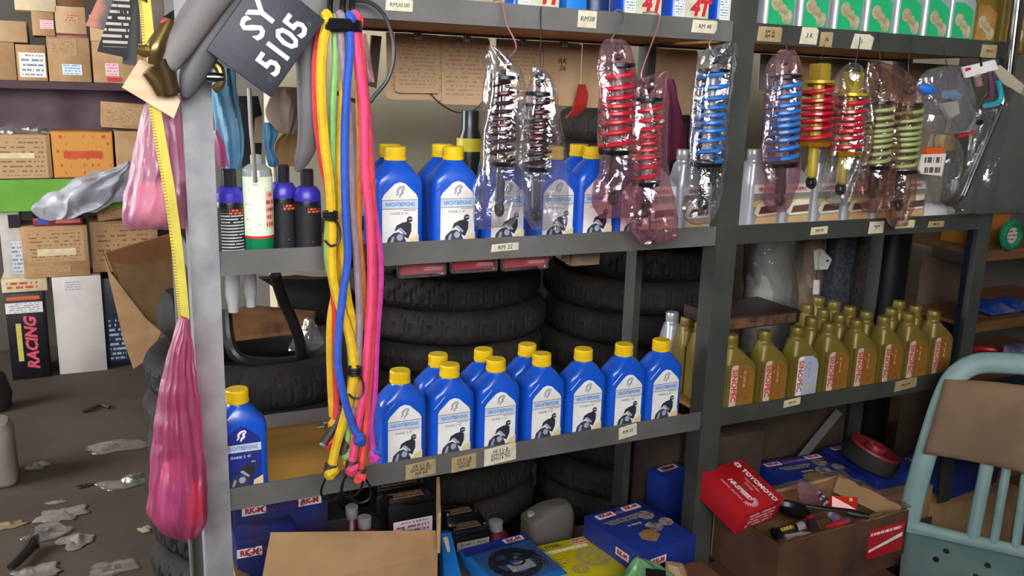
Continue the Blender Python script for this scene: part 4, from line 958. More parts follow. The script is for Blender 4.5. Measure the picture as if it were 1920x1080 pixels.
B1 = carton(-40, 38, 52, 78, 'brown carton stacked on the leftmost upper shelf carton', CARD2, zt(A1))
B2 = carton(62, 22, 104, 70, 'small brown carton with pink label stacked on the upper back shelf', z0=max(zt(A2), zt(A3)-.0), patches=[(.36, .3, .95, .66, P_L, 'pink_label')])
B3 = carton(106, 12, 163, 68, 'tall tan carton with dark red base stripe stacked on the upper back shelf', CARD2, zt(A3), patches=[(0, .03, 1, .12, mat('maroon_stripe', '#7a2034', .6), 'base_stripe'), (.3, .5, .74, .75, print_mat('red_small_print', '#c4a47c', '#b85a48', 3, 2, .04, .6), 'red_print')])
B4 = carton(170, 30, 250, 78, 'plain tan carton stacked at the right on the upper back shelf', CARD2, zt(A4))
C0 = carton(28, -28, 106, 18, 'cream carton on top of the stacked upper shelf cartons', mat('cream_carton', '#d6c49c', .8), max(zt(B2), zt(B1)))
C9 = carton(108, -40, 160, 10, 'brown carton above the maroon striped one', CARDD, zt(B3))
zg = 1.001
D1 = carton(-60, 252, 100, 337, 'wide brown carton with plastic scraps on the middle back shelf', z0=zg, patches=[(.36, .0, .95, .98, PR_L, 'printed_lines'), (.36, .46, .80, .58, CREAM, 'handwritten_strip')])
D2 = carton(102, 247, 216, 333, 'orange printed carton on the middle back shelf', CARDO, zg, patches=[(.02, .03, .98, .97, PR_O, 'printed_lines'), (.18, .42, .82, .58, mat('orange_red', '#c84a22', .6), 'red_band')])
D3 = carton(220, 246, 300, 331, 'brown carton right of the orange one on the middle back shelf', z0=zg)
D4 = carton(190, 193, 275, 238, 'tilted brown carton lying across the orange carton', z0=max(zt(D2), zt(D3))+.012, rotY=.06, patches=[(.05, .15, .9, .85, PR_L, 'printed_lines')])
sc = thing('plastic_scraps', 'grey plastic scraps on the wide brown carton', 'scraps', px(40, 245, YB+.05))
px_loft([(232, 20, 70, .5), (240, 5, 84, 1), (249, -10, 92, 1), (253, -5, 88, .8)], YB+.08, .05, 26, 6, .3, .02, 12, 3).build('film', DUSTY, sc)
# floor level
E1 = carton(22, 550, 94, 696, 'black carton with slanted red and yellow lettering on the floor', mat('black_carton', '#15141a', .4), 0.0, Y=YB-.08, d=.2, seam=False)
for (txt, u, s_, m_) in (('RACING', .10, .072, mat('racing_red', '#e0566a', .5)),):
    h = E1['h']; w_ = px(94, 696, YB-.08).x-px(22, 696, YB-.08).x
    text(txt, s_, m_, E1, (w_*u*1.1, -.1-.002, h*.42), (PI/2, -PI/2, 0), shear=.25, bold=.003)
h = E1['h']
MB().box((-w_*.30, -.1018, h*.22), (-w_*.13, -.1002, h*.66)).build('yellow_scrawl', print_mat('yellow_scrawl', '#15141a', '#c8bc58', 1, 9, .0, .8, 'ZX', cover=.75), E1, True)
MB().box((-w_/2, -.1018, h*.78), (w_*.46, -.1002, h*.90)).build('white_band', W_L, E1, True)
MB().box((-w_*.46, -.1018, h*.93), (w_*.40, -.1002, h*.97)).build('orange_band', mat('orange_band', '#d8622c', .5), E1, True)
L1 = carton(4, 522, 90, 552, 'flat cream carton lying on the black racing carton', mat('cream_carton', '#d6c49c'), zt(E1), Y=YB-.04, d=.24, patches=[(.1, .2, .8, .8, print_mat('rust_print', '#cdb78c', '#b0543c', 2, 2, .02, .6), 'rust_print')], seam=False)
E2 = carton(112, 518, 202, 696, 'tall dirty white carton standing on the floor', mat('dirty_white_card', '#cfc8c2', .8, 0, '#b8aea6', 5, lo=.45, hi=.75), 0.0, Y=YB-.06, d=.2, patches=[(.25, .86, .6, .96, print_mat('faint_print', '#d2ccc8', '#9aa0b4', 4, 3, .02, .4), 'faint_print')], seam=False)
E3 = carton(202, 520, 262, 682, 'dark blue printed carton next to the white one on the floor', mat('midnight_carton', '#1c2c40', .45), 0.0, Y=YB, d=.2, patches=[(.1, .06, .62, .55, print_mat('night_print', '#24405c', '#d8e0e8', 9, 2, .04, .5), 'printed_list')], seam=False)
zl = max(zt(E1), zt(E2), zt(L1))
F1 = carton(46, 424, 170, 516, 'brown carton with handwritten strip above the white carton', z0=zl, Y=YB-.05, d=.24, patches=[(.06, .30, .94, .96, PR_L, 'printed_lines'), (.22, .42, .80, .56, CREAM, 'handwritten_strip'), (.1, .08, .7, .22, PR_L, 'printed_lines')])
F2 = carton(174, 414, 300, 510, 'brown printed carton right of the one with a handwritten strip', z0=max(zt(E3), zl), Y=YB-.0, d=.24, patches=[(.05, .1, .9, .95, PR_L, 'printed_lines')])
F4 = carton(8, 396, 46, 516, 'narrow white and black carton at the left under the green plank', mat('offwhite_card', '#c0b8ae', .7), zl, Y=YB-.02, d=.2, patches=[(.45, .75, 1, .95, BLACK, 'black_top'), (.45, .06, 1, .55, print_mat('grey_list', '#c4c8cc', '#7a8490', 8, 2, .04, .5), 'printed_list')], seam=False)
F5 = carton(62, 408, 156, 423, 'flat dark red packet lying on the handwritten strip carton', mat('dark_red_packet', '#7a2430', .4), zt(F1), Y=YB-.04, d=.15, patches=[(.1, .2, .3, .9, BLUEINK, 'blue_mark'), (.45, .3, .95, .8, mat('pale_red_ink', '#d87878', .5), 'red_print')], seam=False)
F3 = carton(184, 376, 236, 412, 'small tilted brown carton on the right under the grey plastic', z0=zt(F2)+.01, Y=YB-.02, d=.16, rotY=-.12, patches=[(.1, .1, .9, .9, PR_L, 'printed_lines')])
gs = thing('plastic_sheet', 'crumpled grey plastic sheet draped below the green plank', 'plastic sheet', px(150, 380, YB-.12))
px_loft([(308, 236, 252, .4), (322, 180, 262, .8), (345, 130, 262, 1), (370, 90, 240, 1), (392, 72, 190, 1), (408, 84, 150, .6), (414, 100, 130, .3)], YB-.16, .06, 60, 9, .22, .045, 14, 4, 7).build('film', mat('grey_polythene', '#b0b0b5', .4, 0, '#8d8e96', 9, coat=.2, bump=.4, bscale=25), gs, smooth=60)
# black packs with white print hanging high on the left
BP = print_mat('black_pack_print', '#1b181a', '#b8b0a4', 12, 2, .14, .45, cover=.7)
def pack(cor, Y, lab, m_, top):
    P = [px(x, y, Y) for x, y in cor]; t = thing('hanging_pack', lab, 'packet', P[0], group='flat packs hanging at the upper left')
    MB().slab(P, (0, .012, 0)).build('pack', m_, t)
    MB().tube([P[0]*.5+P[1]*.5, Vector((P[0].x*.5+P[1].x*.5, Y, 2.9))], .0012, 5).build('string', WIRE, t)
    return t
pack([(222, -30), (252, -26), (236, 108), (182, 96)], .30, 'black pack with rows of white print hanging upper left', BP, 0)
pack([(240, -28), (268, -26), (256, 124), (230, 120)], .34, 'narrow black pack hanging just right of the printed one', mat('black_pack', '#1d1a1c', .4), 0)
pack([(196, -30), (226, -30), (196, 56), (160, 48)], .36, 'black and orange pack hanging leftmost at the top', mat('orange_black', '#2a1c16', .4, 0, '#a8521c', 9, lo=.58, hi=.66), 0)
pack([(262, -30), (332, -30), (326, 60), (262, 80)], .28, 'dark brown pack behind the yellow tape', mat('brown_black', '#241e1e', .4, 0, '#5a4030', 12), 0)
# open carton beside the left tyres
Yo = 3.02
oc = thing('open_carton', 'large open cardboard carton tipped on its side left of the tyres', 'box', px(250, 692, Yo))
INN = mat('carton_inner', '#a8784c', .85, 0, '#98683e', 8)
K = 2.0
MB().slab([px(198, 474, Yo), px(345, 432, Yo+.14*K), px(345, 486, Yo+.15*K), px(214, 515, Yo+.015*K)], (0, .006, .004)).build('top_flap', INN, oc)
MB().slab([px(214, 515, Yo+.015*K), px(345, 486, Yo+.15*K), px(345, 600, Yo+.15*K), px(268, 592, Yo+.12*K)], (0, .006, 0)).build('inner_panel', mat('carton_inner_shaded', '#8f6238', .85, 0, '#80552f', 8), oc)  # shade inside the carton is put into this darker inner colour
MB().slab([px(192, 470, Yo), px(208, 512, Yo), px(272, 596, Yo), px(302, 622, Yo), px(284, 668, Yo), px(250, 692, Yo), px(232, 640, Yo)], (.004, .012, 0)).build('side_panel', CARD, oc)
MB().slab([px(272, 590, Yo+.11*K), px(335, 600, Yo+.13*K), px(345, 640, Yo+.03*K), px(296, 634, Yo+.015*K)], (0, .006, .004)).build('bottom_flap', CARD2, oc)
MB().slab([px(206, 470, Yo+.012*K), px(345, 434, Yo+.16*K), px(345, 610, Yo+.16*K), px(262, 655, Yo+.025*K)], (.02, .02, 0)).build('outer_back', CARD, oc)

# ------------------------------------------------------------------ floor litter on the left
LIT = DUSTY
def litter(x, y, w, lab, seed, m_=None, hgt=.02, asp=.5):
    c = pz(x, y, 0.0); k = (pz(x+1, y, 0)-c).length; R_ = w*k/2
    n, mr = 30, 7; vs = [c+Vector((0, 0, .006+hgt*.4))]; fs = []
    for j in range(1, mr+1):
        for i in range(n):
            a = 2*PI*i/n; e = .95+.7*nz((math.cos(a)*1.6+seed*3.1, math.sin(a)*1.6, seed))+.22*nz((math.cos(a)*5+seed, math.sin(a)*5, 2))
            f = j/mr*e; X, Yv = R_*f*math.cos(a), R_*asp*2.0*f*math.sin(a)
            z = .003+hgt*.8*abs(nz(((c.x+X)*30+seed*3, (c.y+Yv)*22, seed*1.7)))*(1.15-j/mr)
            vs.append(c+Vector((X, Yv, max(z, .003))))
    for i in range(n): fs.append((0, 1+i, 1+(i+1) % n))
    for j in range(mr-1):
        for i in range(n): fs.append((1+j*n+i, 1+(j+1)*n+i, 1+(j+1)*n+(i+1) % n, 1+j*n+(i+1) % n))
    o_ = MB().add(vs, fs).build('plastic_scrap', m_ or LIT, loc=c, smooth=25)
    sm = o_.modifiers.new('thick', 'SOLIDIFY'); sm.thickness = .0012
    return tag(o_, lab, 'scrap', 'litter on the floor')
PAPS = mat('grey_scrap', '#8c857c', .7, 0, '#6a645c', 12)
litter(215, 838, 130, 'long crumpled clear plastic strip on the floor, upper of the two', 1, None, .03, .22)
litter(236, 905, 100, 'crumpled clear plastic scrap on the floor left of the pink bag', 2, None, .04, .3)
litter(70, 876, 40, 'small pointed grey scrap beside the white jerrycan', 3, PAPS, .04, .5)
litter(104, 943, 36, 'flat pale scrap in the middle of the floor', 4, PAPS, .01, .3)
litter(120, 965, 90, 'crumpled white plastic below the flat pale scrap', 5, PAPS, .03, .35)
litter(20, 985, 60, 'brownish plastic scrap at the left edge of the floor', 6, mat('brown_scrap', '#8a7458', .7), .02, .3)
litter(90, 1000, 80, 'torn white plastic near the bottom left', 7, None, .03, .4)
litter(145, 1015, 70, 'grey plastic scrap near the bottom of the floor', 8, PAPS, .03, .4)
litter(272, 994, 30, 'small round tan scrap below the pink bag', 9, mat('tan_scrap', '#a89880', .7), .03, .5)
litter(215, 1066, 110, 'wide clear plastic scrap at the bottom edge', 10, None, .02, .25)
litter(60, 1075, 100, 'dull plastic scrap at the bottom left corner', 11, PAPS, .02, .3)
litter(160, 912, 36, 'small dark scrap on the floor beside the clear plastic', 12, BLACK, .015, .3)
c = pz(180, 763, 0); tag(MB().tube([pz(155, 772, .008), pz(172, 766, .012), pz(190, 760, .012), pz(205, 764, .008)], .008, 7, smooth=4).build('rubber_scrap', mat('brown_rubber', '#3a2620', .6), loc=c), 'curled dark brown rubber scrap on the floor', 'scrap')
c = pz(55, 1030, 0); tag(MB().tube([pz(20, 1064, .02), pz(45, 1040, .025), pz(62, 1018, .03), pz(74, 1014, .03)], [.012, .016, .022, .024], 8, smooth=4).build('dark_lever', mat('dark_lever', '#211d1a', .5), loc=c), 'dark lever lying on the floor at the bottom left', 'lever')
jc = thing('jerrycan', 'dirty white jerrycan at the left edge of the floor', 'jerrycan', pz(0, 918, 0))
g = pz(0, 918, 0)
b = loft([(0, .20, .16, .03, 0), (.01, .22, .18, .04, 0), (.20, .22, .18, .04, 0), (.235, .19, .15, .05, 0), (.245, .15, .12, .05, 0)]); b.xf(Matrix.Translation(g+Vector((-.055, .09, 0)))); b.build('body', mat('dirty_white_plastic', '#958f80', .55, 0, '#77705f', 7), jc)
MB().lathe([(.02, .24), (.02, .27), (0, .27)], g+Vector((-.1, .09, 0)), 14).build('cap', BLACK, jc)
bn = thing('black_bin', 'black rubbish lump at the left edge above the jerrycan', 'bin', pz(-6, 770, 0))
g = pz(-6, 775, 0)
b = MB().lathe([(.04, 0), (.055, .01), (.06, .08), (.05, .16), (.03, .18), (0, .185)], g+Vector((0, .05, 0)), 18, wob=lambda a, z: 1+.12*math.sin(3*a+z*30)); b.build('lump', RUBBER, bn)
# ------------------------------------------------------------------ bottom shelf: cartons
def frame_thing(name, lab, cat, o_, xdir, ydir, group=None):
    ex = (xdir).normalized(); ez = ex.cross(ydir).normalized(); ey = ez.cross(ex)
    t = thing(name, lab, cat, o_, (0, 0, 0), group)
    t.rotation_euler = Matrix((ex, ey, ez)).transposed().to_euler(); return t
def rkm(par, x, y, z, s=1, rot=(0, 0, 0), sub=True):
    p = MB().box((-.026*s, -.010*s, 0), (.026*s, .010*s, .0006)).build('brand_tag', WHITEINK, par, True); p.location = (x, y, z); p.rotation_euler = rot
    r = MB().box((-.0235*s, -.0075*s, .0006), (.0235*s, .0075*s, .0009)).build('red_field', mat('tag_red', '#d8323c', .5), p, True)
    return p
def rkm_text(par, x, y, z, s=1, rot=(0, 0, 0)):
    p = MB().box((-.026*s, -.010*s, 0), (.026*s, .010*s, .0006)).build('brand_tag', WHITEINK, par, True); p.location = (x, y, z); p.rotation_euler = rot
    text('RK-M', .0165*s, REDINK, p, (0, 0, .001), (0, 0, 0), bold=.0008*s); return p
def blue_pack(name_lab, O, xd, yd, w_, d_, t_, art=True):
    t = frame_thing('chain_kit_box', name_lab, 'box', O, xd, yd, 'blue chain kit boxes')
    MB().box((0, 0, -t_), (w_, d_, 0), .002).build('carton', BLUEBOX, t, True)
    MB().box((w_-.002, .003, -t_+.002), (w_+.001, d_-.003, -.002)).build('white_edge', WHITE, t, True)
    rkm_text(t, .045, d_-.025, .0006); rkm_text(t, w_-.045, d_-.022, .0006)
    if art:
        text('Genuine', .024, mat('pink_ink', '#c070c0', .5), t, (w_*.5, d_-.026, .0008), (0, 0, 0), shear=.3)
        text('WORLD LEADING\nTECHNOLOGY', .013, mat('khaki_ink', '#a8a060', .5), t, (w_*.40, d_-.062, .0008), (0, 0, 0))
        text('by Racing', .010, YELINK, t, (w_*.46, d_-.092, .0008), (0, 0, 0))
        for i, (x, y, r_, cc) in enumerate(((w_*.78, d_*.66, .020, '#5a4030'), (w_*.90, d_*.42, .018, '#7a5a48'), (w_*.66, d_*.40, .022, '#4a4850'))):
            g = MB(); g.lathe([(r_*.4, 0), (r_, 0), (r_, .0008), (r_*.4, .0008)], (x, y, .0002), 20, wob=lambda a, z: 1+.06*math.cos(12*a)); g.build('gear_picture', mat('gear_pic_%d' % i, cc, .5, 0, '#b8b0a8', 70), t, True)
        g = MB().prism([(w_*.28, d_*.24), (w_*.34, d_*.36), (w_*.56, d_*.40), (w_*.58, d_*.22), (w_*.40, d_*.12)], .0008, 'XY', .0002); g.build('chain_picture', print_mat('chain_pic', '#b88a58', '#4a3828', 9, 6, .0, .4, 'XY'), t, True)
    return t
e1, e2 = Vector((.99, .12, 0)), Vector((-.12, .99, 0))
# stack beside the middle post
under = thing('flat_carton', 'plain carton under the blue chain kit stack', 'box', (1.16, .06, BB)); MB().box((1.03, .012, BB), (1.215, .2, BB+.0295)).build('carton', CARDD, under)
t = blue_pack('blue chain kit box, top of the stack beside the middle post', Vector((1.050, -.055, .503)), e1, e2, .172, .205, .066)
rkm_text(t, .0, .06, -.03, .9, (PI/2, 0, -PI/2)); rkm_text(t, .055, -.0006, -.03, .9, (PI/2, 0, 0))
t = blue_pack('blue chain kit box, bottom of the stack beside the middle post', Vector((1.046, -.050, .4365)), e1, e2, .168, .21, .068, False)
rkm_text(t, .0, .04, -.034, .9, (PI/2, 0, -PI/2))
t = blue_pack('blue chain kit box behind the middle post, barely showing', Vector((1.318, .215, .515)), e1, e2, .10, .08, .17, False)
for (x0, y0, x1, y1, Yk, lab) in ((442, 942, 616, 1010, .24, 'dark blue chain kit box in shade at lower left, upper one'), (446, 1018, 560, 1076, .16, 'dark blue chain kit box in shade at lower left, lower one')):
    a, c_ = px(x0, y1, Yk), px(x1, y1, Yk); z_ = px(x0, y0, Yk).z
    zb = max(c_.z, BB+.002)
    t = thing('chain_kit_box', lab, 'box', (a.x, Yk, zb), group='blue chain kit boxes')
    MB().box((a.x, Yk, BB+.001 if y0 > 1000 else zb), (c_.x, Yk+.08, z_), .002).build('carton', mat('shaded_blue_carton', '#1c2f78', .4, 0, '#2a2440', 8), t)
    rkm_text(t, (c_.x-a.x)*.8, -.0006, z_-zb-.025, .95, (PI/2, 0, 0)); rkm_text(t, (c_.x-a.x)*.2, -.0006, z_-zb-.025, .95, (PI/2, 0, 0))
    text('Genuine', .028, mat('shaded_pink_ink', '#6a3a78', .6), t, ((c_.x-a.x)*.5, -.001, z_-zb-.025), shear=.3)  # pink lettering darkened to paint in the shade on these boxes
dk2 = thing('dark_crate', 'dark crate under the shaded blue boxes', 'crate', (.4, .26, BB))
MB().box((.215, .245, BB), (.47, .325, px(442, 1010, .24).z-.002)).build('crate', mat('black_crate', '#1b1a1c', .6), dk2)
# sprocket pack
c0, c1 = pz(858, 1032, .45), pz(965, 998, .45); c2 = pz(1042, 1080, .45)
ex = (c1-c0); ey = Vector((-ex.y, ex.x, 0)).normalized()
ex = Vector((ex.x, ex.y*.5, 0)).normalized(); ey = Vector((-ex.y, ex.x, 0))
O = c0-ey*.20+ex*.0
t = frame_thing('sprocket_pack', 'sky-blue pack holding a black rear sprocket under clear film', 'packet', O, ex, ey)
MB().box((0, 0, -.035), (.175, .20, 0), .002).build('tray', LBLUE, t, True); MB().box((.003, .165, 0), (.172, .198, .0008)).build('dark_band', mat('band_blue', '#24309c', .4), t, True)
rkm_text(t, .140, .182, .001)
sp = MB(); N_ = 42; R_ = .062; pts = []
for i in range(N_*4):
    a = 2*PI*i/(N_*4); r_ = R_*(1.0 if i % 4 in (0, 1) else .93); pts.append((.088+r_*math.cos(a), .085+r_*math.sin(a)))
ins = [(.088+.046*math.cos(2*PI*i/(N_*4)), .085+.046*math.sin(2*PI*i/(N_*4))) for i in range(N_*4)]
n = N_*4
sp.add([(x, y, .003) for x, y in pts]+[(x, y, .008) for x, y in pts]+[(x, y, .008) for x, y in ins]+[(x, y, .003) for x, y in ins],
       [(i, (i+1) % n, n+(i+1) % n, n+i) for i in range(n)]+[(n+i, n+(i+1) % n, 2*n+(i+1) % n, 2*n+i) for i in range(n)]+[(2*n+i, 2*n+(i+1) % n, 3*n+(i+1) % n, 3*n+i) for i in range(n)])
for i in range(5):
    a = 2*PI*i/5+.3; d = Vector((math.cos(a), math.sin(a), 0)); q = d.cross(Vector((0, 0, 1))); c = Vector((.088, .085, .0055))
    sp.slab([c+d*.018+q*.012, c+d*.018-q*.012, c+d*.05-q*.009, c+d*.05+q*.009], (0, 0, .0025))
sp.torus((.088, .085, .0065), .020, .005, 'Z', 24, 6)
sp.build('sprocket', mat('black_steel', '#1c1d22', .35, .5), t, True)
MB().box((.06, .045, .009), (.12, .078, .0096)).build('paper_label', print_mat('sprocket_label', '#d8d4dc', '#8c88a0', 4, 4, .1, .3, 'XY'), t, True)
MB().grid(lambda u, v: Vector((.004+.167*u, .004+.158*v, .0115+.004*math.sin(u*PI)*math.sin(v*PI)+.0012*nz((u*8, v*8, 2)))), 16, 16).build('clear_cover', CLEAR, t, True)
b = MB()
for i in range(7): b.torus((.150+.004*math.sin(i), .05+.010*i, .004), .005, .0016, 'Z', 10, 5)
b.build('chain_piece', CHROME, t, True)
sup = thing('flat_carton', 'plain carton under the sprocket pack', 'box', (.75, .1, BB)); MB().box((.60, .012, BB), (.86, .22, .4135)).build('carton', CARDD, sup)
# yellow kit box
c0, c1 = pz(1000, 1025, .448), pz(1105, 1003, .448)
ex = Vector((c1.x-c0.x, 0.0, 0)).normalized(); ey = Vector((0, 1, 0)); O = Vector((c0.x-.012, c0.y-.19, .448))
t = frame_thing('sprocket_kit_box', 'yellow sprocket kit box between sprocket pack and blue stack', 'box', O, ex, ey)
MB().box((0, 0, -.05), (.165, .19, 0), .002).build('carton', YELBOX, t, True)
text('STEEL', .017, INK, t, (.055, .172, .0006), (0, 0, 0)); MB().box((.105, .163, 0), (.155, .182, .0006)).build('red_badge', print_mat('red_badge', '#d8b0a0', '#c03040', 2, 3, .04, .6, 'XY'), t, True)
MB().box((.012, .143, 0), (.135, .157, .0006)).build('pale_print', print_mat('pale_print', '#d8c81c', '#e8e4d0', 1, 8, .0, .8, 'XY', cover=.7), t, True); MB().box((.012, .09, 0), (.055, .12, .0006)).build('olive_print', print_mat('olive_print', '#d8c81c', '#8a7a1c', 3, 2, .0, .4, 'XY'), t, True)
for x, y, R_ in ((.118, .095, .034), (.065, .06, .016)):
    g = MB(); g.torus((x, y, .0003), R_, R_*.22, 'Z', 32, 6); g.torus((x, y, .0003), R_*.45, R_*.1, 'Z', 20, 6)
    for i in range(5): a = 2*PI*i/5; g.tube([(x+R_*.45*math.cos(a), y+R_*.45*math.sin(a), .0003), (x+R_*math.cos(a), y+R_*math.sin(a), .0003)], R_*.07, 5)
    g.v = [Vector((v.x, v.y, .0006+(v.z-.0003)*.06)) for v in g.v]; g.build('gear_print', mat('gear_print', '#b8a860', .5), t, True)
MB().box((0, -.0008, -.046), (.165, 0, -.004)).build('chain_print', print_mat('chain_strip', '#2a2a2c', '#b8b0a0', 2, 14, .0, .5), t, True)
sup = thing('flat_carton', 'plain carton under the yellow kit box', 'box', (.95, .1, BB)); MB().box((.885, .012, BB), (1.025, .15, .397)).build('carton', CARDD, sup)
# another yellow box edge, green packet and foil at the bottom edge
gp = thing('green_packet', 'green film packet at the bottom edge in front of the blue stack', 'packet', px(1210, 1070, -.12))
px_loft([(1046, 1196, 1204, .3), (1058, 1186, 1232, .7), (1075, 1172, 1256, 1), (1095, 1150, 1272, 1), (1110, 1150, 1280, .6)], -.12, .02, 30, 5, .3, .007, 30, 4).build('film', mat('green_film', '#7fb07c', .3, 0, '#5a9060', 14, coat=.4), gp)
MB().slab([px(1212, 1066, -.145), px(1248, 1070, -.145), px(1250, 1092, -.145), px(1212, 1092, -.145)], (0, .002, 0)).build('dark_window', BLACK, gp)
tn = thing('tan_packet', 'tan paper packet right of the green film packet', 'packet', px(1275, 1070, -.10))
px_loft([(1058, 1252, 1280, .6), (1075, 1250, 1288, 1), (1105, 1250, 1292, 1)], -.10, .02, 18, 3, .2, .005, 30, 2).build('paper', CARD2, tn)
yc = thing('low_crate', 'low dark crate in front of the bottom shelf', 'crate', (1.0, -.15, .0)); MB().box((.84, -.3, 0), (1.22, -.055, px(1210, 1110, -.12).z-.004)).build('crate', CARDD, yc)
# ------------------------------------------------------------------ carton at the lower left with raised flaps
Yc = .02
ctn = thing('flap_carton', 'cardboard carton with raised flaps at the bottom, below the lower shelf', 'box', px(650, 1080, Yc))
f0, f1 = px(486, 1074, Yc), px(820, 1074, Yc); zf = (f0.z+f1.z)/2
t0, t1 = px(508, 1002, Yc+.075), px(818, 998, Yc+.075)
MB().slab([Vector((f0.x, Yc, zf)), Vector((f1.x, Yc, zf)), t1, t0], (0, .003, .003)).build('front_flap', CARD, ctn)
MB().box((f0.x, Yc, BB+.001), (f1.x, Yc+.004, zf)).build('front_panel', CARD, ctn); MB().box((f0.x, Yc+.21, BB+.001), (f1.x, Yc+.214, zf-.08)).build('back_panel', CARD, ctn)
MB().box((f0.x, Yc+.004, BB+.001), (f0.x+.004, Yc+.21, zf-.045)).build('side_panel', CARD, ctn); MB().box((f1.x-.004, Yc+.004, BB+.001), (f1.x, Yc+.21, zf-.045)).build('side_panel', CARD, ctn)
MB().box((f0.x+.004, Yc+.004, BB+.001), (f1.x-.004, Yc+.21, BB+.006)).build('bottom_panel', CARD, ctn)
q = px(820, 955, Yc+.02)
MB().slab([Vector((f1.x, Yc+.004, zf)), Vector((f1.x+.001, Yc+.004, q.z)), Vector((f1.x+.062, Yc+.17, q.z-.004)), Vector((f1.x+.062, Yc+.17, zf))], (.007, 0, 0)).build('right_flap', CARD2, ctn)
MB().slab([Vector((f0.x, Yc+.004, zf-.045)), Vector((f0.x-.03, Yc+.01, zf-.03)), Vector((f0.x-.03, Yc+.2, zf-.02)), Vector((f0.x, Yc+.20, zf-.045))], (.003, 0, .003)).build('left_flap', CARD, ctn)
# batteries
def battery(x0, y0, x1, y1, Yk, lab, label_h=.55, lm=None, zb=None):
    a, c_ = px(x0, y1, Yk), px(x1, y1, Yk); z_ = px((x0+x1)/2, y0, Yk).z; zb = zb if zb is not None else c_.z
    t = thing('motorcycle_battery', lab, 'battery', ((a.x+c_.x)/2, Yk, zb), group='motorcycle batteries on the bottom shelf')
    MB().box((a.x, Yk, zb), (c_.x, Yk+.065, z_-.012), .003).build('case', mat('battery_black', '#141416', .3, coat=.3), t)
    MB().box((a.x+.004, Yk+.006, z_-.012), (c_.x-.004, Yk+.06, z_), .002).build('lid', mat('battery_black', '#141416'), t)
    MB().box((a.x+.015, Yk+.018, z_), (c_.x-.022, Yk+.045, z_+.0012)).build('top_label', print_mat('battery_top', '#7a5c48', '#2a2020', 2, 5, .05, .4, 'XY'), t)
    for X in (a.x+.012, c_.x-.012): MB().lathe([(.006, 0), (.006, .008), (.003, .010), (0, .010)], (X, Yk+.02, z_-.001), 12).build('terminal', CHROME, t)
    if lm: MB().box((a.x+.012, Yk-.0008, zb+.004), (c_.x-.008, Yk, zb+(z_-zb)*label_h)).build('front_label', lm, t)
    return t
zb0 = BB+.002
BLB = print_mat('battery_label', '#ddd2d8', '#c04a78', 5, 4, .08, .45)
battery(728, 938, 816, 1008, .245, 'black motorcycle battery with pale pink label behind the carton flap', .55, BLB)
battery(706, 914, 802, 960, .312, 'black motorcycle battery behind the pink-labelled one', .5, None)
battery(836, 968, 905, 1000, .30, 'low black battery with grey label, left of the red bottle', .6, print_mat('grey_batt', '#8e8880', '#5a5650', 2, 3, .1, .3), None)
battery(848, 996, 922, 1030, .24, 'low black battery with grey label, nearer one', .6, print_mat('grey_batt', '#8e8880', '#5a5650'), None)
bs = thing('battery_crate', 'dark crate under the motorcycle batteries', 'crate', (.62, .28, BB))
MB().box((.555, .235, BB), (.80, .325, px(880, 1030, .24).z-.001)).build('crate', mat('black_crate', '#1b1a1c'), bs)
bs = thing('battery_block', 'dark block under the rear battery', 'block', (.6, .28, BB))
MB().box((.48, .312, px(880, 1030, .24).z), (.69, .376, px(760, 960, .312).z-.001)).build('block', mat('black_crate', '#1b1a1c'), bs)
bs = thing('battery_block', 'dark block under the pink-labelled battery', 'block', (.6, .28, BB))
MB().box((.545, .243, px(880, 1030, .24).z), (.663, .309, px(770, 1008, .245).z-.001)).build('block', mat('black_crate', '#1b1a1c'), bs)
def red_bottle(x, y0, y1, Yk, lab):
    a, t_ = px(x, y1, Yk), px(x, y0, Yk); h = t_.z-a.z; k = (px(x+1, y1, Yk)-a).length
    t = thing('red_bottle', lab, 'bottle', a, group='small dark red bottles on the bottom shelf')
    MB().lathe([(20*k, 0), (21*k, .003), (21*k, h*.5), (13*k, h*.68), (11*k, h*.72)], a, 20).build('body', mat('dark_red_plastic', '#5e161c', .35), t)
    MB().lathe([(12*k, h*.70), (12*k, h*.98), (10*k, h), (0, h)], a, 18).build('cap', mat('grey_clear_cap', '#8a8486', .25), t)
red_bottle(660, 948, 1020, .29, 'small dark red bottle with grey cap, rear one behind the carton')
red_bottle(684, 968, 1030, .23, 'small dark red bottle with grey cap, nearer one behind the carton')
red_bottle(928, 976, 1030, .30, 'small dark red bottle with grey cap beside the low batteries')
rb = thing('battery_crate', 'dark crate under the small red bottles', 'crate', (.5, .28, BB)); MB().box((.475, .212, BB), (.552, .325, px(684, 1030, .23).z-.001)).build('crate', mat('black_crate', '#1b1a1c'), rb)
a, c_ = px(986, 1010, .29), px(1070, 1010, .29); z_ = px(1030, 948, .29).z
jr = thing('small_jerrycan', 'small cloudy plastic jerrycan in the shade of the bottom shelf', 'jerrycan', ((a.x+c_.x)/2, .30, BB))
b = loft([(0, c_.x-a.x-.01, .07, .015, 0), (.006, c_.x-a.x, .075, .02, 0), (z_-BB-.03, c_.x-a.x, .075, .02, 0), (z_-BB-.008, (c_.x-a.x)*.7, .06, .02, .015), (z_-BB, (c_.x-a.x)*.5, .04, .02, .02)]); b.build('body', mat('cloudy_plastic', '#67625c', .4, 0, '#56514b', 8), jr, True)
MB().lathe([(.010, 0), (.010, .02), (0, .02)], (-(c_.x-a.x)*.36, 0, z_-BB-.034), 12).build('spout', mat('pale_cap', '#a8a088', .4), jr, True)
a = px(846, 1004, .19); bx_ = thing('torn_blue_box', 'sky-blue box with torn cream label beside the carton flap', 'box', a)
p0, p1 = px(828, 1080, .15), px(856, 1080, .15)
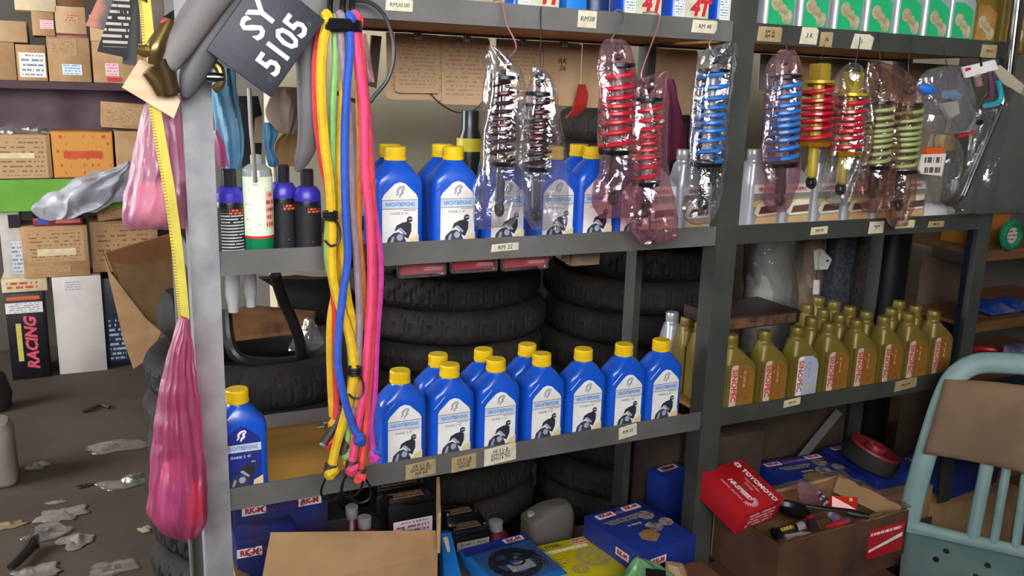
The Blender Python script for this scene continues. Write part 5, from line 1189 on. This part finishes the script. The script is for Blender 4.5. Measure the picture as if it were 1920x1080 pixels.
MB().slab([px(828, 1000, .15), px(846, 998, .17), px(866, 1085, .10), px(832, 1085, .09)], (.002, .03, -.01)).build('carton', LBLUE, bx_)
MB().slab([px(830, 1008, .146), px(840, 1006, .15), px(845, 1040, .135), px(838, 1062, .12), px(830, 1040, .13)], (0, .002, 0)).build('torn_label', CREAM, bx_)
# ------------------------------------------------------------------ tray of oddments in front of the right bay
tr = thing('parts_tray', 'stained cardboard tray lined with clear plastic, full of small parts', 'box', (1.505, -.10, .41), (0, 0, .02))
w_, d_, h_ = .41, .215, .14
STC = mat('stained_carton', '#6a4630', .85, 0, '#3c281c', 7, bump=.1, bscale=30)
MB().box((-w_/2, -d_/2, 0), (w_/2, d_/2, .006)).build('bottom_panel', STC, tr, True)
fp = MB().box((-w_/2, -d_/2, .006), (w_/2, -d_/2+.004, h_)).build('front_panel', STC, tr, True); MB().box((-w_/2, d_/2-.004, .006), (w_/2, d_/2, h_)).build('back_panel', CARD, tr, True)
MB().box((-w_/2, -d_/2+.004, .006), (-w_/2+.004, d_/2-.004, h_)).build('side_panel', STC, tr, True); MB().box((w_/2-.004, -d_/2+.004, .006), (w_/2, d_/2-.004, h_)).build('side_panel', STC, tr, True)
rp = MB().box((.075, -d_/2-.001, .04), (.195, -d_/2, .115)).build('red_print', REDBOX, tr, True)
MB().prism([(.08, .058), (.19, .078), (.19, .088), (.08, .064)], .0005, 'XZ', -d_/2-.0016).build('white_swoosh', WHITEINK, tr, True)
MB().box((.08, -d_/2-.0016, .098), (.185, -d_/2-.001, .108)).build('print_line', print_mat('white_on_red2', '#c5202a', '#f0e0e0', 1, 6, .0, .7), tr, True)
def liner(u, v):
    x = (u-.5)*w_*1.02; y = (v-.5)*d_*1.04; e = max(abs(u-.5), abs(v-.5))*2
    z = .045+.105*min(1, max(0, (e-.62)/.36))**1.0
    return Vector((x, y, z+.008*nz((u*7, v*7, 3))))
MB().grid(liner, 40, 30).build('plastic_liner', film('tan_liner', '#f0e0c8', .28, .26, .15, .5, 30, '#c8a880'), tr, True, 60)
MB().box((-w_/2+.006, -d_/2+.006, .008), (w_/2-.006, d_/2-.006, .05)).build('lining_sheet', CARD, tr, True)
MB().slab([(-w_/2+.06, -d_/2+.002, h_), (w_/2-.004, -d_/2+.002, h_), (w_/2-.03, -d_/2+.055, h_-.028), (-w_/2+.10, -d_/2+.055, h_-.028)], (0, 0, .003)).build('inner_flap', CARD, tr, True)
MB().slab([(w_/2-.004, -d_/2+.004, h_), (w_/2-.004, d_/2-.004, h_), (w_/2-.05, d_/2-.03, h_-.025), (w_/2-.03, -d_/2+.055, h_-.028)], (0, 0, .003)).build('inner_flap', CARD, tr, True)
MB().grid(lambda u, v: Vector(((u-.5)*w_*.98, -d_/2+.001+.06*v, h_+.006-.030*v+.005*nz((u*14, v*6, 5)))), 40, 8).build('liner_edge', CLEAR, tr, True, 50)
uc = thing('brown_carton', 'dark brown carton carrying the parts tray', 'box', (1.45, -.14, 0)); MB().box((1.245, -.285, 0), (1.66, -.012, .408), .004).build('carton', STC, uc)
MB().box((1.25, -.287, .20), (1.655, -.285, .215)).build('tape', mat('brown_tape', '#8a6238'), uc)
tw = Vector((1.505, -.10, .41))
# red box leaning on the tray edge
A, B, C_, D = pz(1314, 887, .655), pz(1373, 846, .66), pz(1462, 938, .625), pz(1400, 985, .60)
A, B, C_, D = pz(1314, 886, .645), pz(1373, 846, .655), pz(1452, 922, .605), pz(1398, 964, .595)
ex = (C_-B+D-A)/2; ey = (B-A+C_-D)/2
t = frame_thing('red_parts_box', 'red lettered parts box leaning on the left corner of the tray', 'box', (A+D)/2*0+D, ex, ey)
Lx, Ly = ex.length, ey.length
MB().box((-Lx, 0, -.065), (0, Ly, 0), .0015).build('carton', REDBOX, t, True)
text('TOYOMOTO', .0185, WHITEINK, t, (-Lx*.40, Ly*.80, .0006), (0, 0, 0), bold=.0006)
text('Racing', .010, mat('pink_white', '#e8b0b0', .5), t, (-Lx*.45, Ly*.58, .0006), (0, 0, 0), shear=.3)
text('HIGH SPEED', .009, mat('pink_white', '#e8b0b0'), t, (-Lx*.45, Ly*.66, .0006), (0, 0, 0))
text('HI-SPEED', .018, WHITEINK, t, (-Lx*.45, Ly*.36, .0006), (0, 0, 0), shear=.2, bold=.0006); text('SPECIAL EDITION', .009, mat('pink_white', '#e8b0b0'), t, (-Lx*.5, Ly*.20, .0006), (0, 0, 0))
g = MB(); g.torus((-Lx*.90, Ly*.80, .0005), .0055, .0018, 'Z', 16, 5)
for i in range(8): a = 2*PI*i/8; g.tube([(-Lx*.90+.0055*math.cos(a), Ly*.80+.0055*math.sin(a), .0005), (-Lx*.90+.0095*math.cos(a), Ly*.80+.0095*math.sin(a), .0005)], .0016, 5)
g.v = [Vector((v.x, v.y, .0004+(v.z-.0005)*.15)) for v in g.v]; g.build('gear_logo', WHITEINK, t, True)
g = MB()
for i in range(12):
    a = -PI/2+PI*i/11; g.tube([(-Lx*.20+.010*math.cos(a), Ly*.32+.010*math.sin(a), .0005), (-Lx*.20+.021*math.cos(a), Ly*.32+.021*math.sin(a), .0005)], .0010, 4)
g.v = [Vector((v.x, v.y, .0004+(v.z-.0005)*.15)) for v in g.v]; g.build('sunburst_logo', WHITEINK, t, True)
MB().box((0, Ly*.12, -.055), (.0006, Ly*.9, -.012)).build('end_print', print_mat('red_end_print', '#c5202a', '#f0d8d8', 4, 3, .06, .4, 'YZ'), t, True)
# mirror
mi = thing('rear_view_mirror', 'black motorcycle mirror with stem lying in the tray', 'mirror', tw+Vector((-.05, 0, .10)))
c = pz(1485, 955, .555); ax = (pz(1500, 965, .55)-pz(1455, 960, .56))
b = MB().lathe([(0, -.018), (.026, -.016), (.040, -.006), (.042, .004), (.038, .010), (0, .011)], (0, 0, 0), 28); b.xf(Matrix.Translation(c) @ Matrix.Rotation(.5, 4, 'Y') @ Matrix.Rotation(-.5, 4, 'X') @ Matrix.Diagonal((1.25, .8, 1, 1))); b.build('housing', BLACK, mi)
MB().tube([pz(1508, 948, .565), pz(1545, 954, .565), pz(1590, 960, .562)], .0045, 10, smooth=4).build('stem', BLACK, mi)
MB().tube([pz(1588, 960, .562), pz(1606, 964, .56), pz(1630, 968, .56)], [.008, .009, .006], 10).build('clamp_end', BLACK, mi)
# small things in the tray
def small_bottle(p0, p1, r_, lab, bm_, cm_, band=None):
    t = thing('small_bottle', lab, 'bottle', p0, group='small bottles in the parts tray'); d = (p1-p0)
    MB().tube([p0, p0+d*.7], r_, 16).build('body', bm_, t); MB().tube([p0+d*.7, p0+d*.74, p0+d], [r_*.9, r_*.75, r_*.7], 14).build('cap', cm_, t)
    if band: MB().tube([p0+d*.15, p0+d*.58], r_*1.03, 16).build('label', band, t)
YLW = mat('dirty_yellow', '#b89a30', .5)
small_bottle(pz(1452, 1002, .53), pz(1505, 985, .535), .014, 'small bottle with black and yellow label in the tray', BLACK, mat('lilac_cap', '#b8a8b8', .4), print_mat('yellow_black', '#201c18', '#c8a830', 2, 3, .0, .5, 'XY'))
small_bottle(pz(1472, 1012, .525), pz(1520, 1004, .53), .012, 'small clear bottle at the front of the tray', mat('milky', '#b8a090', .3), mat('white_plastic', '#d5d3cf'))
small_bottle(pz(1530, 998, .53), pz(1518, 972, .54), .013, 'small bottle with red cap in the tray', mat('dark_purple', '#3a2438', .3), mat('bright_red', '#d8242c', .4))
small_bottle(pz(1556, 996, .53), pz(1588, 978, .535), .014, 'red bottle lying beside the red-capped one in the tray', mat('bright_red', '#d8242c'), mat('grey_violet', '#6a6078', .4))
small_bottle(pz(1576, 978, .54), pz(1556, 964, .545), .011, 'grey-violet bottle under the mirror stem', mat('grey_violet', '#6a6078'), mat('lilac_cap', '#b8a8b8'))
rs = thing('red_packet', 'small glossy red packet lying in the tray', 'packet', pz(1580, 940, .56))
MB().slab([pz(1560, 950, .548), pz(1606, 955, .548), pz(1608, 932, .57), pz(1560, 930, .57)], (0, .01, -.01)).build('packet', mat('gloss_red', '#d8301c', .25, 0, '#b82014', 20), rs)
MB().slab([pz(1592, 940, .563), pz(1598, 940, .563), pz(1598, 934, .569), pz(1592, 934, .569)], (0, -.001, .001)).build('white_mark', CREAM, rs)
zp = thing('clear_pouch', 'clear pouch with pink and black print at the back of the tray', 'pouch', pz(1525, 925, .56))
px_loft([(905, 1500, 1520, .4), (920, 1496, 1540, 1), (940, 1504, 1556, 1), (952, 1516, 1556, .4)], -.07, .008, 22, 4, .3, .004, 40, 2).build('film', film('pink_pouch_film', '#f0d8dc', .4, .25, hazecol='#d8a8b0'), zp)
MB().slab([pz(1528, 922, .565), pz(1538, 920, .57), pz(1556, 946, .56), pz(1546, 950, .555)], (0, 0, .001)).build('black_strip', print_mat('pouch_print', '#2a2428', '#c8b8b8', 3, 3, .0, .5, 'XY'), zp)
# ------------------------------------------------------------------ behind the tray
t = blue_pack('blue chain kit box behind the tray, left one', Vector((1.62, .07, .50)), Vector((.99, -.05, 0)), Vector((.05, .99, 0)), .235, .17, .05)
sup = thing('flat_carton', 'dark carton under the left box behind the tray', 'box', (1.7, .1, BB)); MB().box((1.60, .05, BB), (1.87, .24, .447)).build('carton', CARDD, sup)
t = blue_pack('blue chain kit box behind the tray, right one with red reel on it', Vector((1.89, .045, .495)), Vector((.99, -.06, 0)), Vector((.06, .99, 0)), .175, .22, .04, False)
sup = thing('flat_carton', 'brown carton under the right blue box', 'box', (1.9, .1, BB)); MB().box((1.885, .012, BB), (2.08, .26, .452)).build('carton', CARD, sup)
rl = thing('hose_reel', 'red and black reel lying tilted on the blue box', 'reel', (1.97, .17, .58))
def disc(b): return b.xf(Matrix.Translation(pz(1640, 842, .575)) @ Matrix.Rotation(.22, 4, 'X') @ Matrix.Rotation(.30, 4, 'Y') @ Matrix.Diagonal((.82, .82, 1, 1)))
disc(MB().lathe([(.05, -.045), (.088, -.045), (.092, -.04), (.092, -.008), (.088, 0)], n=36)).build('black_rim', RUBBER, rl)
disc(MB().lathe([(.03, -.01), (.045, .004), (.082, .006), (.085, .0), (.085, -.006)], n=36)).build('red_face', mat('dull_red', '#8e2028', .5), rl)
disc(MB().lathe([(.0, .0), (.020, .0), (.024, .012), (.030, .014), (.034, -.008)], n=24)).build('hub', mat('dull_red', '#8e2028'), rl)
disc(MB().box((-.03, -.006, .004), (.03, .006, .016), .002)).build('handle', mat('dull_red', '#8e2028'), rl)
cx = thing('folded_carton', 'brown carton in the shade under the gold bottles shelf', 'box', (1.46, .25, BB)); MB().box((1.44, .17, BB), (1.59, .31, px(1400, 812, .17).z), .003).build('carton', mat('dark_carton', '#4a3c2e', .85, 0, '#32281f', 8), cx)
for (a, b_, lab, m_) in (((2.08, -.02, 0), (2.42, .25, .40), 'brown carton standing behind the chair, left one', CARD), ((2.44, -.05, 0), (2.80, .28, .36), 'brown carton standing behind the chair, right one', CARDD)):
    t = thing('brown_carton', lab, 'box', ((a[0]+b_[0])/2, (a[1]+b_[1])/2, a[2])); MB().box(a, b_, .004).build('carton', m_, t)
    MB().box((a[0]+.01, (a[1]+b_[1])/2-.02, b_[2]), (b_[0]-.01, (a[1]+b_[1])/2+.02, b_[2]+.0008)).build('tape', mat('brown_tape', '#8a6238'), t)
t = blue_pack('blue chain kit box on the carton behind the chair', Vector((2.14, .0, .442)), Vector((1, .1, 0)), Vector((-.1, 1, 0)), .24, .2, .04, False)
for X, X2, lab in ((1.34, 1.70, 'left one'), (1.71, 2.09, 'right one')):  # dark cartons added to hide the rolls and keep this gap shaded
    t = thing('dark_carton', 'dark carton added for shade behind the right bay bottom shelf, '+lab, 'box', ((X+X2)/2, .38, 0)); MB().box((X, .352, 0), (X2, .41, .71), .004).build('carton', mat('dark_carton', '#4a3c2e'), t)
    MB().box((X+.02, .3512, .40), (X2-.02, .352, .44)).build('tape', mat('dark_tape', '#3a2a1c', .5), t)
# ------------------------------------------------------------------ plastic chair
CH = mat('faded_teal_plastic', '#839c98', .45, 0, '#688884', 6, bump=.05, bscale=20)
So = Vector((1.80, -.14, .44)); fd = Vector((-.78, -.63, 0)).normalized(); wd2 = Vector((.63, -.78, 0)).normalized()
chair = thing('plastic_chair', 'faded teal plastic chair with slotted seat at the lower right', 'chair', (So.x, So.y, 0))
def cp(w, f, z): return So+wd2*w+fd*f+Vector((0, 0, z-.44))
CW = .43
seat = MB()
def seatf(u, v):
    w = -.01+(CW+.02)*u; f = -.02+.44*v
    return cp(w, f, .437-.018*math.sin(PI*u)*math.sin(PI*min(1, v*1.1))-.02*max(0, v-.85)*6)
seat.grid(seatf, 20, 20); so = seat.build('seat', CH, chair); md = so.modifiers.new('thick', 'SOLIDIFY'); md.thickness = .006; md.offset = -1
for (u, v) in ((.22, .13), (.42, .17), (.17, .25), (.36, .31), (.6, .16), (.54, .33), (.74, .22), (.26, .45), (.46, .47), (.66, .45)):
    c = seatf(u, v); b = MB()
    pts = [c+fd*(.014*math.cos(a)*1.0)+wd2*(.007*math.sin(a))+Vector((0, 0, .0012)) for a in [2*PI*i/14 for i in range(14)]]
    b.slab(pts, (0, 0, .0006)); b.build('drain_slot', BLACK, chair)
def bp(w, z, off=0):     # point of the leaning backrest; it widens a little upwards
    h = (z-.44)/.42; s = .24*h
    return cp(.215+(w-.215)*(1.17-.25*h)+.012*h, -(.02+.13*h)+off, z)
def bar(ws, zs, hw, name, n=8, tk=.014):
    P = [bp(w, z) for w, z in zip(ws, zs)]; P, _ = catmull(P, 5); b = MB(); rings = []
    nrm = (fd*.95+Vector((0, 0, .3))).normalized()
    H = [hw]*len(P) if not hasattr(hw, '__len__') else [hw[min(int(i/5), len(hw)-1)] for i in range(len(P))]
    for i, p in enumerate(P):
        t_ = (P[min(i+1, len(P)-1)]-P[max(i-1, 0)]).normalized(); a = t_.cross(nrm).normalized()
        rings.append([p+a*H[i]*math.cos(2*PI*k/12)+nrm*tk*.5*math.sin(2*PI*k/12) for k in range(12)])
    b.rings(rings); return b.build(name, CH, chair)
bar([.03, .025, .025, .03, .045, .085, .15, .215, .28, .345, .385, .40, .405, .405, .40], [.43, .55, .68, .78, .83, .862, .873, .876, .873, .862, .83, .78, .68, .55, .43], .026, 'back_frame')
bar([.0, .1, .215, .33, .43], [.452, .446, .444, .446, .452], .018, 'bottom_rail')
bar([.03, .12, .215, .31, .40], [.735, .725, .722, .725, .735], .05, 'top_panel')
for w in (.155, .195, .235, .275): bar([w, w, w], [.45, .6, .72], .011 if w not in (.155, .275) else .016, 'slat')
for (w, f, dw, df) in ((.02, .0, -.03, -.07), (CW-.02, .0, .03, -.07), (.03, .38, -.03, .04), (CW-.03, .38, .03, .04)):
    P = [cp(w, f, .43), cp(w+dw*.5, f+df*.5, .22), cp(w+dw, f+df, .0)]; MB().tube(P, [.026, .022, .018], 8).build('leg', CH, chair)
cloth = thing('brown_cloth', 'brown cloth folded over the backrest of the teal chair', 'cloth', bp(.2, .8, .03))
def clf(u, v):
    w = .018+.42*u; z = .82-.185*v-.03*u*v+.012*math.sin(u*4)
    return bp(w, z, .022+.008*math.sin(v*PI)+.006*nz((u*5, v*4, 2)))
o_ = MB().grid(clf, 24, 14).build('cloth_panel', mat('brown_fabric', '#8f7258', .9, 0, '#78604a', 5, bump=.1, bscale=60), cloth); md = o_.modifiers.new('thick', 'SOLIDIFY'); md.thickness = .008
# ------------------------------------------------------------------ right side: hanging bags and tools
hb = thing('parts_bag', 'clear bag with blue and white parts hanging right of the green springs', 'bag', px(1780, 130, -.05))
px_loft([(126, 1766, 1800, .4), (140, 1735, 1812, .8), (180, 1722, 1822, 1), (215, 1724, 1830, 1), (240, 1716, 1834, .7), (250, 1740, 1830, .3)], -.05, .022, 34, 6, .3, .008, 32, 2, 4).build('film', film('milky_film', '#f2f2f4', .16, .34, .1, .6, 40, hazecol='#d4d4da'), hb, smooth=50)
MB().tube([px(1722, 164, -.05), px(1740, 168, -.06), px(1756, 170, -.05)], [.008, .012, .008], 10, smooth=3).build('blue_part', mat('vivid_blue', '#1f6fd0', .4), hb)
MB().tube([px(1772, 178, -.05), px(1786, 176, -.05), px(1796, 184, -.05)], .010, 10, smooth=3).build('pale_blue_part', mat('pale_blue_part', '#8fb8dc', .4), hb)
MB().slab([px(1768, 194, -.06), px(1796, 190, -.06), px(1800, 212, -.06), px(1784, 222, -.06), px(1772, 206, -.06)], (0, .012, 0)).build('cream_part', mat('cream_part', '#d8cdb4', .5), hb)
MB().slab([px(1800, 258, -.05), px(1830, 250, -.05), px(1829, 243, -.05), px(1799, 250, -.05)], (0, .006, 0)).build('red_strip', mat('strip_red', '#c02030', .4), hb)
MB().tube([px(1770, 84, -.006), px(1771, 105, -.03), px(1778, 130, -.05)], .0010, 5).build('string', WIRE, hb)
ob_ = thing('tagged_bottle', 'bottle with orange top and white price tag in a hanging bag', 'bottle', px(1760, 270, -.04))
px_loft([(248, 1752, 1786, .5), (280, 1740, 1800, 1), (320, 1734, 1802, 1), (360, 1744, 1790, .8), (384, 1752, 1766, .3)], -.04, .018, 28, 5, .3, .006, 34, 7, 4).build('bag_film', CLEAR, ob_, smooth=50)
px_loft([(252, 1756, 1786, .7), (265, 1752, 1790, 1), (282, 1752, 1788, 1)], -.04, .014, 16).build('tan_top', mat('tan_plastic', '#a08a5c', .5, 0, '#80683c', 30), ob_)
MB().slab([px(1738, 292, -.062), px(1736, 278, -.062), px(1770, 276, -.062), px(1772, 290, -.062)], (0, .012, 0)).build('orange_top', mat('orange_plastic', '#d85a20', .5), ob_)
MB().slab([px(1730, 290, -.064), px(1774, 288, -.064), px(1766, 330, -.064), px(1728, 326, -.064), px(1724, 318, -.064)], (0, .004, 0)).build('white_tag', print_mat('tag_scrawl', '#dcd4c6', '#5a4f48', 2, 3, .15, .6), ob_)
MB().tube([px(1770, 250, -.04), px(1774, 225, -.045), px(1778, 150, -.05)], .0010, 5).build('string', WIRE, ob_)
rb = thing('rod_bag', 'large clear bag with a long silver rod at the right edge', 'bag', px(1860, 200, -.04))
px_loft([(150, 1880, 1935, .6), (190, 1842, 1960, 1), (250, 1830, 1970, 1), (320, 1812, 1970, 1), (370, 1800, 1960, .9), (400, 1810, 1940, .3)], -.05, .030, 40, 7, .3, .010, 26, 3, 4).build('film', film('light_film', '#f2f2f2', .10, .24, hazecol='#c8c8ca'), rb, smooth=50)
MB().tube([px(1884, 186, -.07), px(1845, 275, -.07), px(1806, 368, -.07)], .0065, 12).build('silver_rod', CHROME, rb)
MB().tube([px(1806, 368, -.07), px(1794, 382, -.07)], [.004, .003], 8).build('rod_tip', WIRE, rb)
pi_ = thing('steel_pipe', 'bright steel pipe hanging at the upper right edge', 'pipe', px(1898, 60, -.06)); P0, P1 = px(1892, 148, -.06), px(1910, -10, -.06)
MB().tube([P0, P1, P1+(P1-P0)*2.2], .0085, 14).build('pipe', CHROME, pi_); MB().tube([P0, P0+(P1-P0)*.05], .0095, 14).build('collar', mat('pipe_collar', '#8a8478', .4, .6), pi_)
tc = thing('tool_card', 'white card with violet tool and turquoise hex hook, hanging at the right', 'tool', px(1840, 130, -.08))
MB().slab([px(1806, 126, -.08), px(1866, 112, -.08), px(1872, 130, -.08), px(1812, 146, -.08)], (0, .006, 0)).build('card', WHITE, tc)
MB().tube([px(1838, 108, -.075), px(1840, 124, -.083)], .003, 8).build('black_hook', BLACK, tc); MB().slab([px(1810, 128, -.0815), px(1820, 126, -.0815), px(1821, 131, -.0815), px(1811, 134, -.0815)], (0, .001, 0)).build('red_mark', REDINK, tc)
MB().tube([px(1855, 134, -.085), px(1859, 158, -.088), px(1860, 184, -.088)], [.006, .007, .006], 12).build('violet_shaft', mat('violet_metal', '#8a5a78', .25, .6), tc)
MB().tube([px(1832, 142, -.085), px(1836, 160, -.085)], .008, 12).build('pink_shaft', mat('pink_metal', '#b89098', .3, .4), tc)
MB().tube([px(1872, 152, -.085), px(1877, 178, -.085), px(1874, 190, -.085), px(1862, 195, -.085), px(1846, 198, -.085)], .0055, 10, smooth=4).build('turquoise_hook', mat('turquoise', '#1f9fae', .4), tc)
cs = thing('cream_strap', 'cream strap running to the right edge under the top shelf', 'strap', px(1890, 150, -.07)); MB().slab([px(1862, 128, -.07), px(1876, 122, -.07), px(1935, 172, -.07), px(1928, 184, -.07), px(1880, 156, -.07)], (0, .004, 0)).build('strap', mat('cream_strap', '#b8ab94', .6), cs)
bk = thing('knob', 'small round black knob beside the parts bag', 'knob', px(1837, 229, -.06)); MB().lathe([(0, -.006), (.006, -.006), (.007, 0), (.006, .006), (0, .006)], px(1837, 229, -.06), 14, 'Y').build('knob', BLACK, bk)
# cards under the top shelf in the right bay
card(1425, 112, 1452, 170, 'clear grey card beside the middle post in the right bay', .34, mat('grey_card', '#8f8a88', .7))
card(1498, 108, 1545, 270, 'tan card behind the unwrapped gold shock absorber', .34, PLAIN)
card(1560, 112, 1640, 240, 'tan card behind the bagged gold shock absorber', .345, mat('dull_card', '#8a7864', .8))
card(1690, 118, 1790, 215, 'tan card behind the parts bag in the right bay', .345, mat('dull_card', '#8a7864'))
# purple rag near middle post
pr = thing('maroon_rag', 'maroon rag hanging behind the right red spring', 'rag', px(1262, 200, .12)); px_loft([(150, 1248, 1262, .4), (190, 1244, 1272, 1), (250, 1246, 1284, 1), (300, 1250, 1282, .6)], .12, .016, 24, 5, .3, .006, 26, 2).build('cloth', mat('maroon_cloth', '#6e1f40', .8, 0, '#58183a', 14), pr)
# rolls behind the gold bottles
def roll(x, w_, Yk, lab, m_, z1=1.172, wrap=None, seed=0):
    c = px(x, 500, Yk); k = (px(x+1, 500, Yk)-c).length; R_ = w_*k/2
    t = thing('sheet_roll', lab, 'roll', (c.x, Yk, 0), group='upright rolls behind the gold bottles')
    MB().lathe([(R_, 0), (R_, z1), (R_*.6, z1), (R_*.6, z1-.02), (0, z1-.02)], n=30).build('roll', m_, t, True)
    if wrap: px_loft([(430, x-w_*.53, x+w_*.54, 1), (480, x-w_*.55, x+w_*.53, 1), (540, x-w_*.53, x+w_*.55, 1), (600, x-w_*.55, x+w_*.53, 1), (680, x-w_*.53, x+w_*.53, 1)], Yk, R_*1.15, 36, 7, .10, .006, 22, seed, 5).build('wrapping', wrap, t, smooth=50)
roll(1444, 66, .46, 'roll wrapped in shiny clear plastic right of the middle post', mat('silver_foil', '#cbc7c0', .25, .4, '#8e8880', 12), wrap=DUSTY, seed=2)
roll(1512, 46, .46, 'brownish wrapped roll second from the middle post', mat('brown_roll', '#8a7460', .4, 0, '#6a5644', 10), wrap=CLEAR, seed=4)
roll(1568, 46, .46, 'glossy dark carbon-patterned roll', mat('carbon', '#4a4d56', .2, .6, '#6a6c76', 90))
roll(1617, 44, .48, 'dark speckled roll with pale sheen', mat('speckle', '#4a4640', .28, .5, '#6a645a', 120))
roll(1668, 46, .48, 'black roll, rightmost behind the gold bottles', mat('black_roll', '#141414', .4))
wt = thing('white_hang_tag', 'white punched hang tag on the brownish wrapped roll', 'tag', px(1540, 490, .40))
MB().slab([px(1526, 470, .40), px(1540, 466, .40), px(1560, 486, .40), px(1552, 505, .40), px(1528, 506, .40)], (0, .002, 0)).build('tag', WHITE, wt); MB().lathe([(0, -.002), (.004, -.002), (.004, 0), (0, 0)], px(1551, 489, .399), 12, 'Y').build('hole', BLACK, wt); MB().slab([px(1526, 525, .40), px(1538, 525, .40), px(1536, 552, .40), px(1524, 552, .40)], (0, .002, 0)).build('tail', WHITE, wt)
MB().tube([px(1532, 505, .40), px(1531, 525, .40)], .001, 5).build('string', WIRE, wt)
cp_ = thing('plywood_sheet', 'dull brown plywood sheet leaning behind the right end of the gold bottles', 'panel', px(1780, 640, .6)); a, c_ = px(1728, 480, .62), px(1838, 640, .62)
MB().slab([Vector((a.x, .62, 0)), Vector((c_.x, .62, 0)), px(1838, 500, .66), px(1735, 480, .66)], (0, .01, 0)).build('panel', mat('dull_panel', '#6a5848', .85, 0, '#57483a', 6), cp_)
# ------------------------------------------------------------------ second rack with navy posts at the right
NV = mat('navy_steel', '#1c2a40', .45, .2, '#16202f', 10)
r2 = thing('navy_rack', 'navy slotted-steel rack with wooden shelves at the right edge', 'rack', (2.67, .4, 0))
P = px(1832, 500, .4); X0 = P.x
MB().box((X0-.02, .395, 0), (X0+.028, .40, 2.2)).build('post', NV, r2); MB().box((X0-.02, .40, 0), (X0-.015, .44, 2.2)).build('post_side', NV, r2); MB().box((3.4, .395, 0), (3.44, .40, 2.2)).build('post', NV, r2)
MB().box((X0-.02, .78, 0), (X0+.02, .785, 2.2)).build('post', NV, r2)
for i in range(16):
    zz = .55+i*.05; MB().box((X0-.002, .3942, zz), (X0+.010, .395, zz+.018)).build('slot', BLACK, r2)
SH = []
for y in (470, 602, 712):
    z_ = px(1850, y, .4).z; SH.append(z_)
    MB().box((X0+.028, .395, z_-.035), (3.4, .40, z_)).build('front_beam', wood('orange_board', '#6a4428', '#7e5534', 5) if y != 712 else NV, r2); MB().box((X0-.015, .40, z_-.012), (3.44, .78, z_)).build('shelf_board', wood('orange_board', '#6a4428', '#7e5534'), r2)
zs = SH[0]
tp_ = thing('tape_roll', 'green tape roll with white label on the navy rack', 'tape roll', px(1896, 430, .39)); c = px(1897, 430, .38); c.z = zs+.052
MB().torus(c, .040, .013, 'Y', 28, 10).build('tape', mat('green_tape', '#17805c', .4), tp_); MB().lathe([(0, -.004), (.034, -.004), (.034, .004), (0, .004)], c+Vector((0, .0, 0)), 24, 'Y').build('label_disc', print_mat('tape_label', '#c8c0b4', '#a85040', 5, 2, .1, .4), tp_)
ob2 = thing('orange_pack', 'orange and yellow pack behind the green tape roll', 'packet', px(1870, 420, .5)); MB().box((X0+.06, .50, zs+.001), (X0+.28, .60, zs+.10), .003).build('pack', mat('orange_pack', '#a85a24', .5, 0, '#c09030', 9), ob2)
for i, (x, lab) in enumerate(((1856, 'blue film packet on the navy rack, left one'), (1895, 'blue film packet on the navy rack, right one'))):
    c = px(x, 560, .5); c.z = SH[1]+.001; t = thing('blue_packet', lab, 'packet', c, group='blue packets on the navy rack')
    b = MB(); b.grid(lambda u, v: c+Vector(((u-.5)*.15, (v-.5)*.14, .012+.03*math.sin(u*PI)*math.sin(v*PI)*(1+.4*nz((u*5+i, v*5, 1))))), 14, 12); o_ = b.build('film', mat('blue_film', '#1e3c8c', .3, 0, '#8a90a8', 9, coat=.4, lo=.5, hi=.75), t)
    md = o_.modifiers.new('thick', 'SOLIDIFY'); md.thickness = .01
rr = thing('red_hose', 'loop of red hose on the lowest visible navy rack shelf', 'hose', px(1860, 655, .5)); c = px(1866, 655, .52); c.z = SH[2]+.012
MB().torus(c, .075, .010, 'Z', 32, 10).build('loop', mat('hose_red', '#c02a22', .4), rr); MB().torus(c+Vector((.02, .02, .018)), .070, .010, 'Z', 32, 10).build('upper_loop', mat('hose_red', '#c02a22'), rr)
vb = thing('violet_box', 'small violet and white box beside the red hose', 'box', px(1912, 660, .48)); MB().box((px(1905, 660, .45).x, .42, SH[2]+.001), (px(1935, 660, .45).x, .5, SH[2]+.08), .002).build('box', mat('violet_card', '#5a4a80', .5, 0, '#b0a8c0', 14), vb)

# small things left on the lower shelf and a blue cord end
ms = thing('metal_scrap', 'small bright metal wing nut on the plywood beside the bungee cords', 'scrap', pz(606, 800, BL))
g = pz(606, 800, BL+.006); MB().tube([g+Vector((-.014, 0, 0)), g, g+Vector((.012, .008, .004))], [.003, .006, .003], 8).build('body', CHROME, ms); MB().tube([g+Vector((-.004, -.012, 0)), g+Vector((.006, .012, .004))], .003, 7).build('wing', CHROME, ms)
bungee('blue', [(676, 640, -.05), (690, 700), (696, 760), (700, 810), (704, 836)], .0062, 'short blue bungee end beside the leftmost front bottle', Y=-.05, hdir=-1)
for (x0, y0, x1, y1, lab) in ((640, 770, 606, 832, 'dark cord end with pale tip, left of the bundle bottom'), (650, 790, 644, 850, 'dark cord end hanging in the middle of the bundle bottom')):
    t = thing('cord_end', lab, 'cord', px(x0, y0, -.05)); MB().tube([px(x0, y0, -.05), px((x0+x1)/2+3, (y0+y1)/2, -.055), px(x1, y1, -.06)], [.006, .0075, .0085], 9, smooth=4).build('cord', mat('dark_cord', '#3a2c28', .6), t)
    c = px(x1-1, y1+4, -.062); MB().tube([px(x1, y1, -.06), c], [.007, .0065], 10).build('tip', mat('pale_tip', '#7ab0b8', .5) if x1 < 620 else BLACK, t)
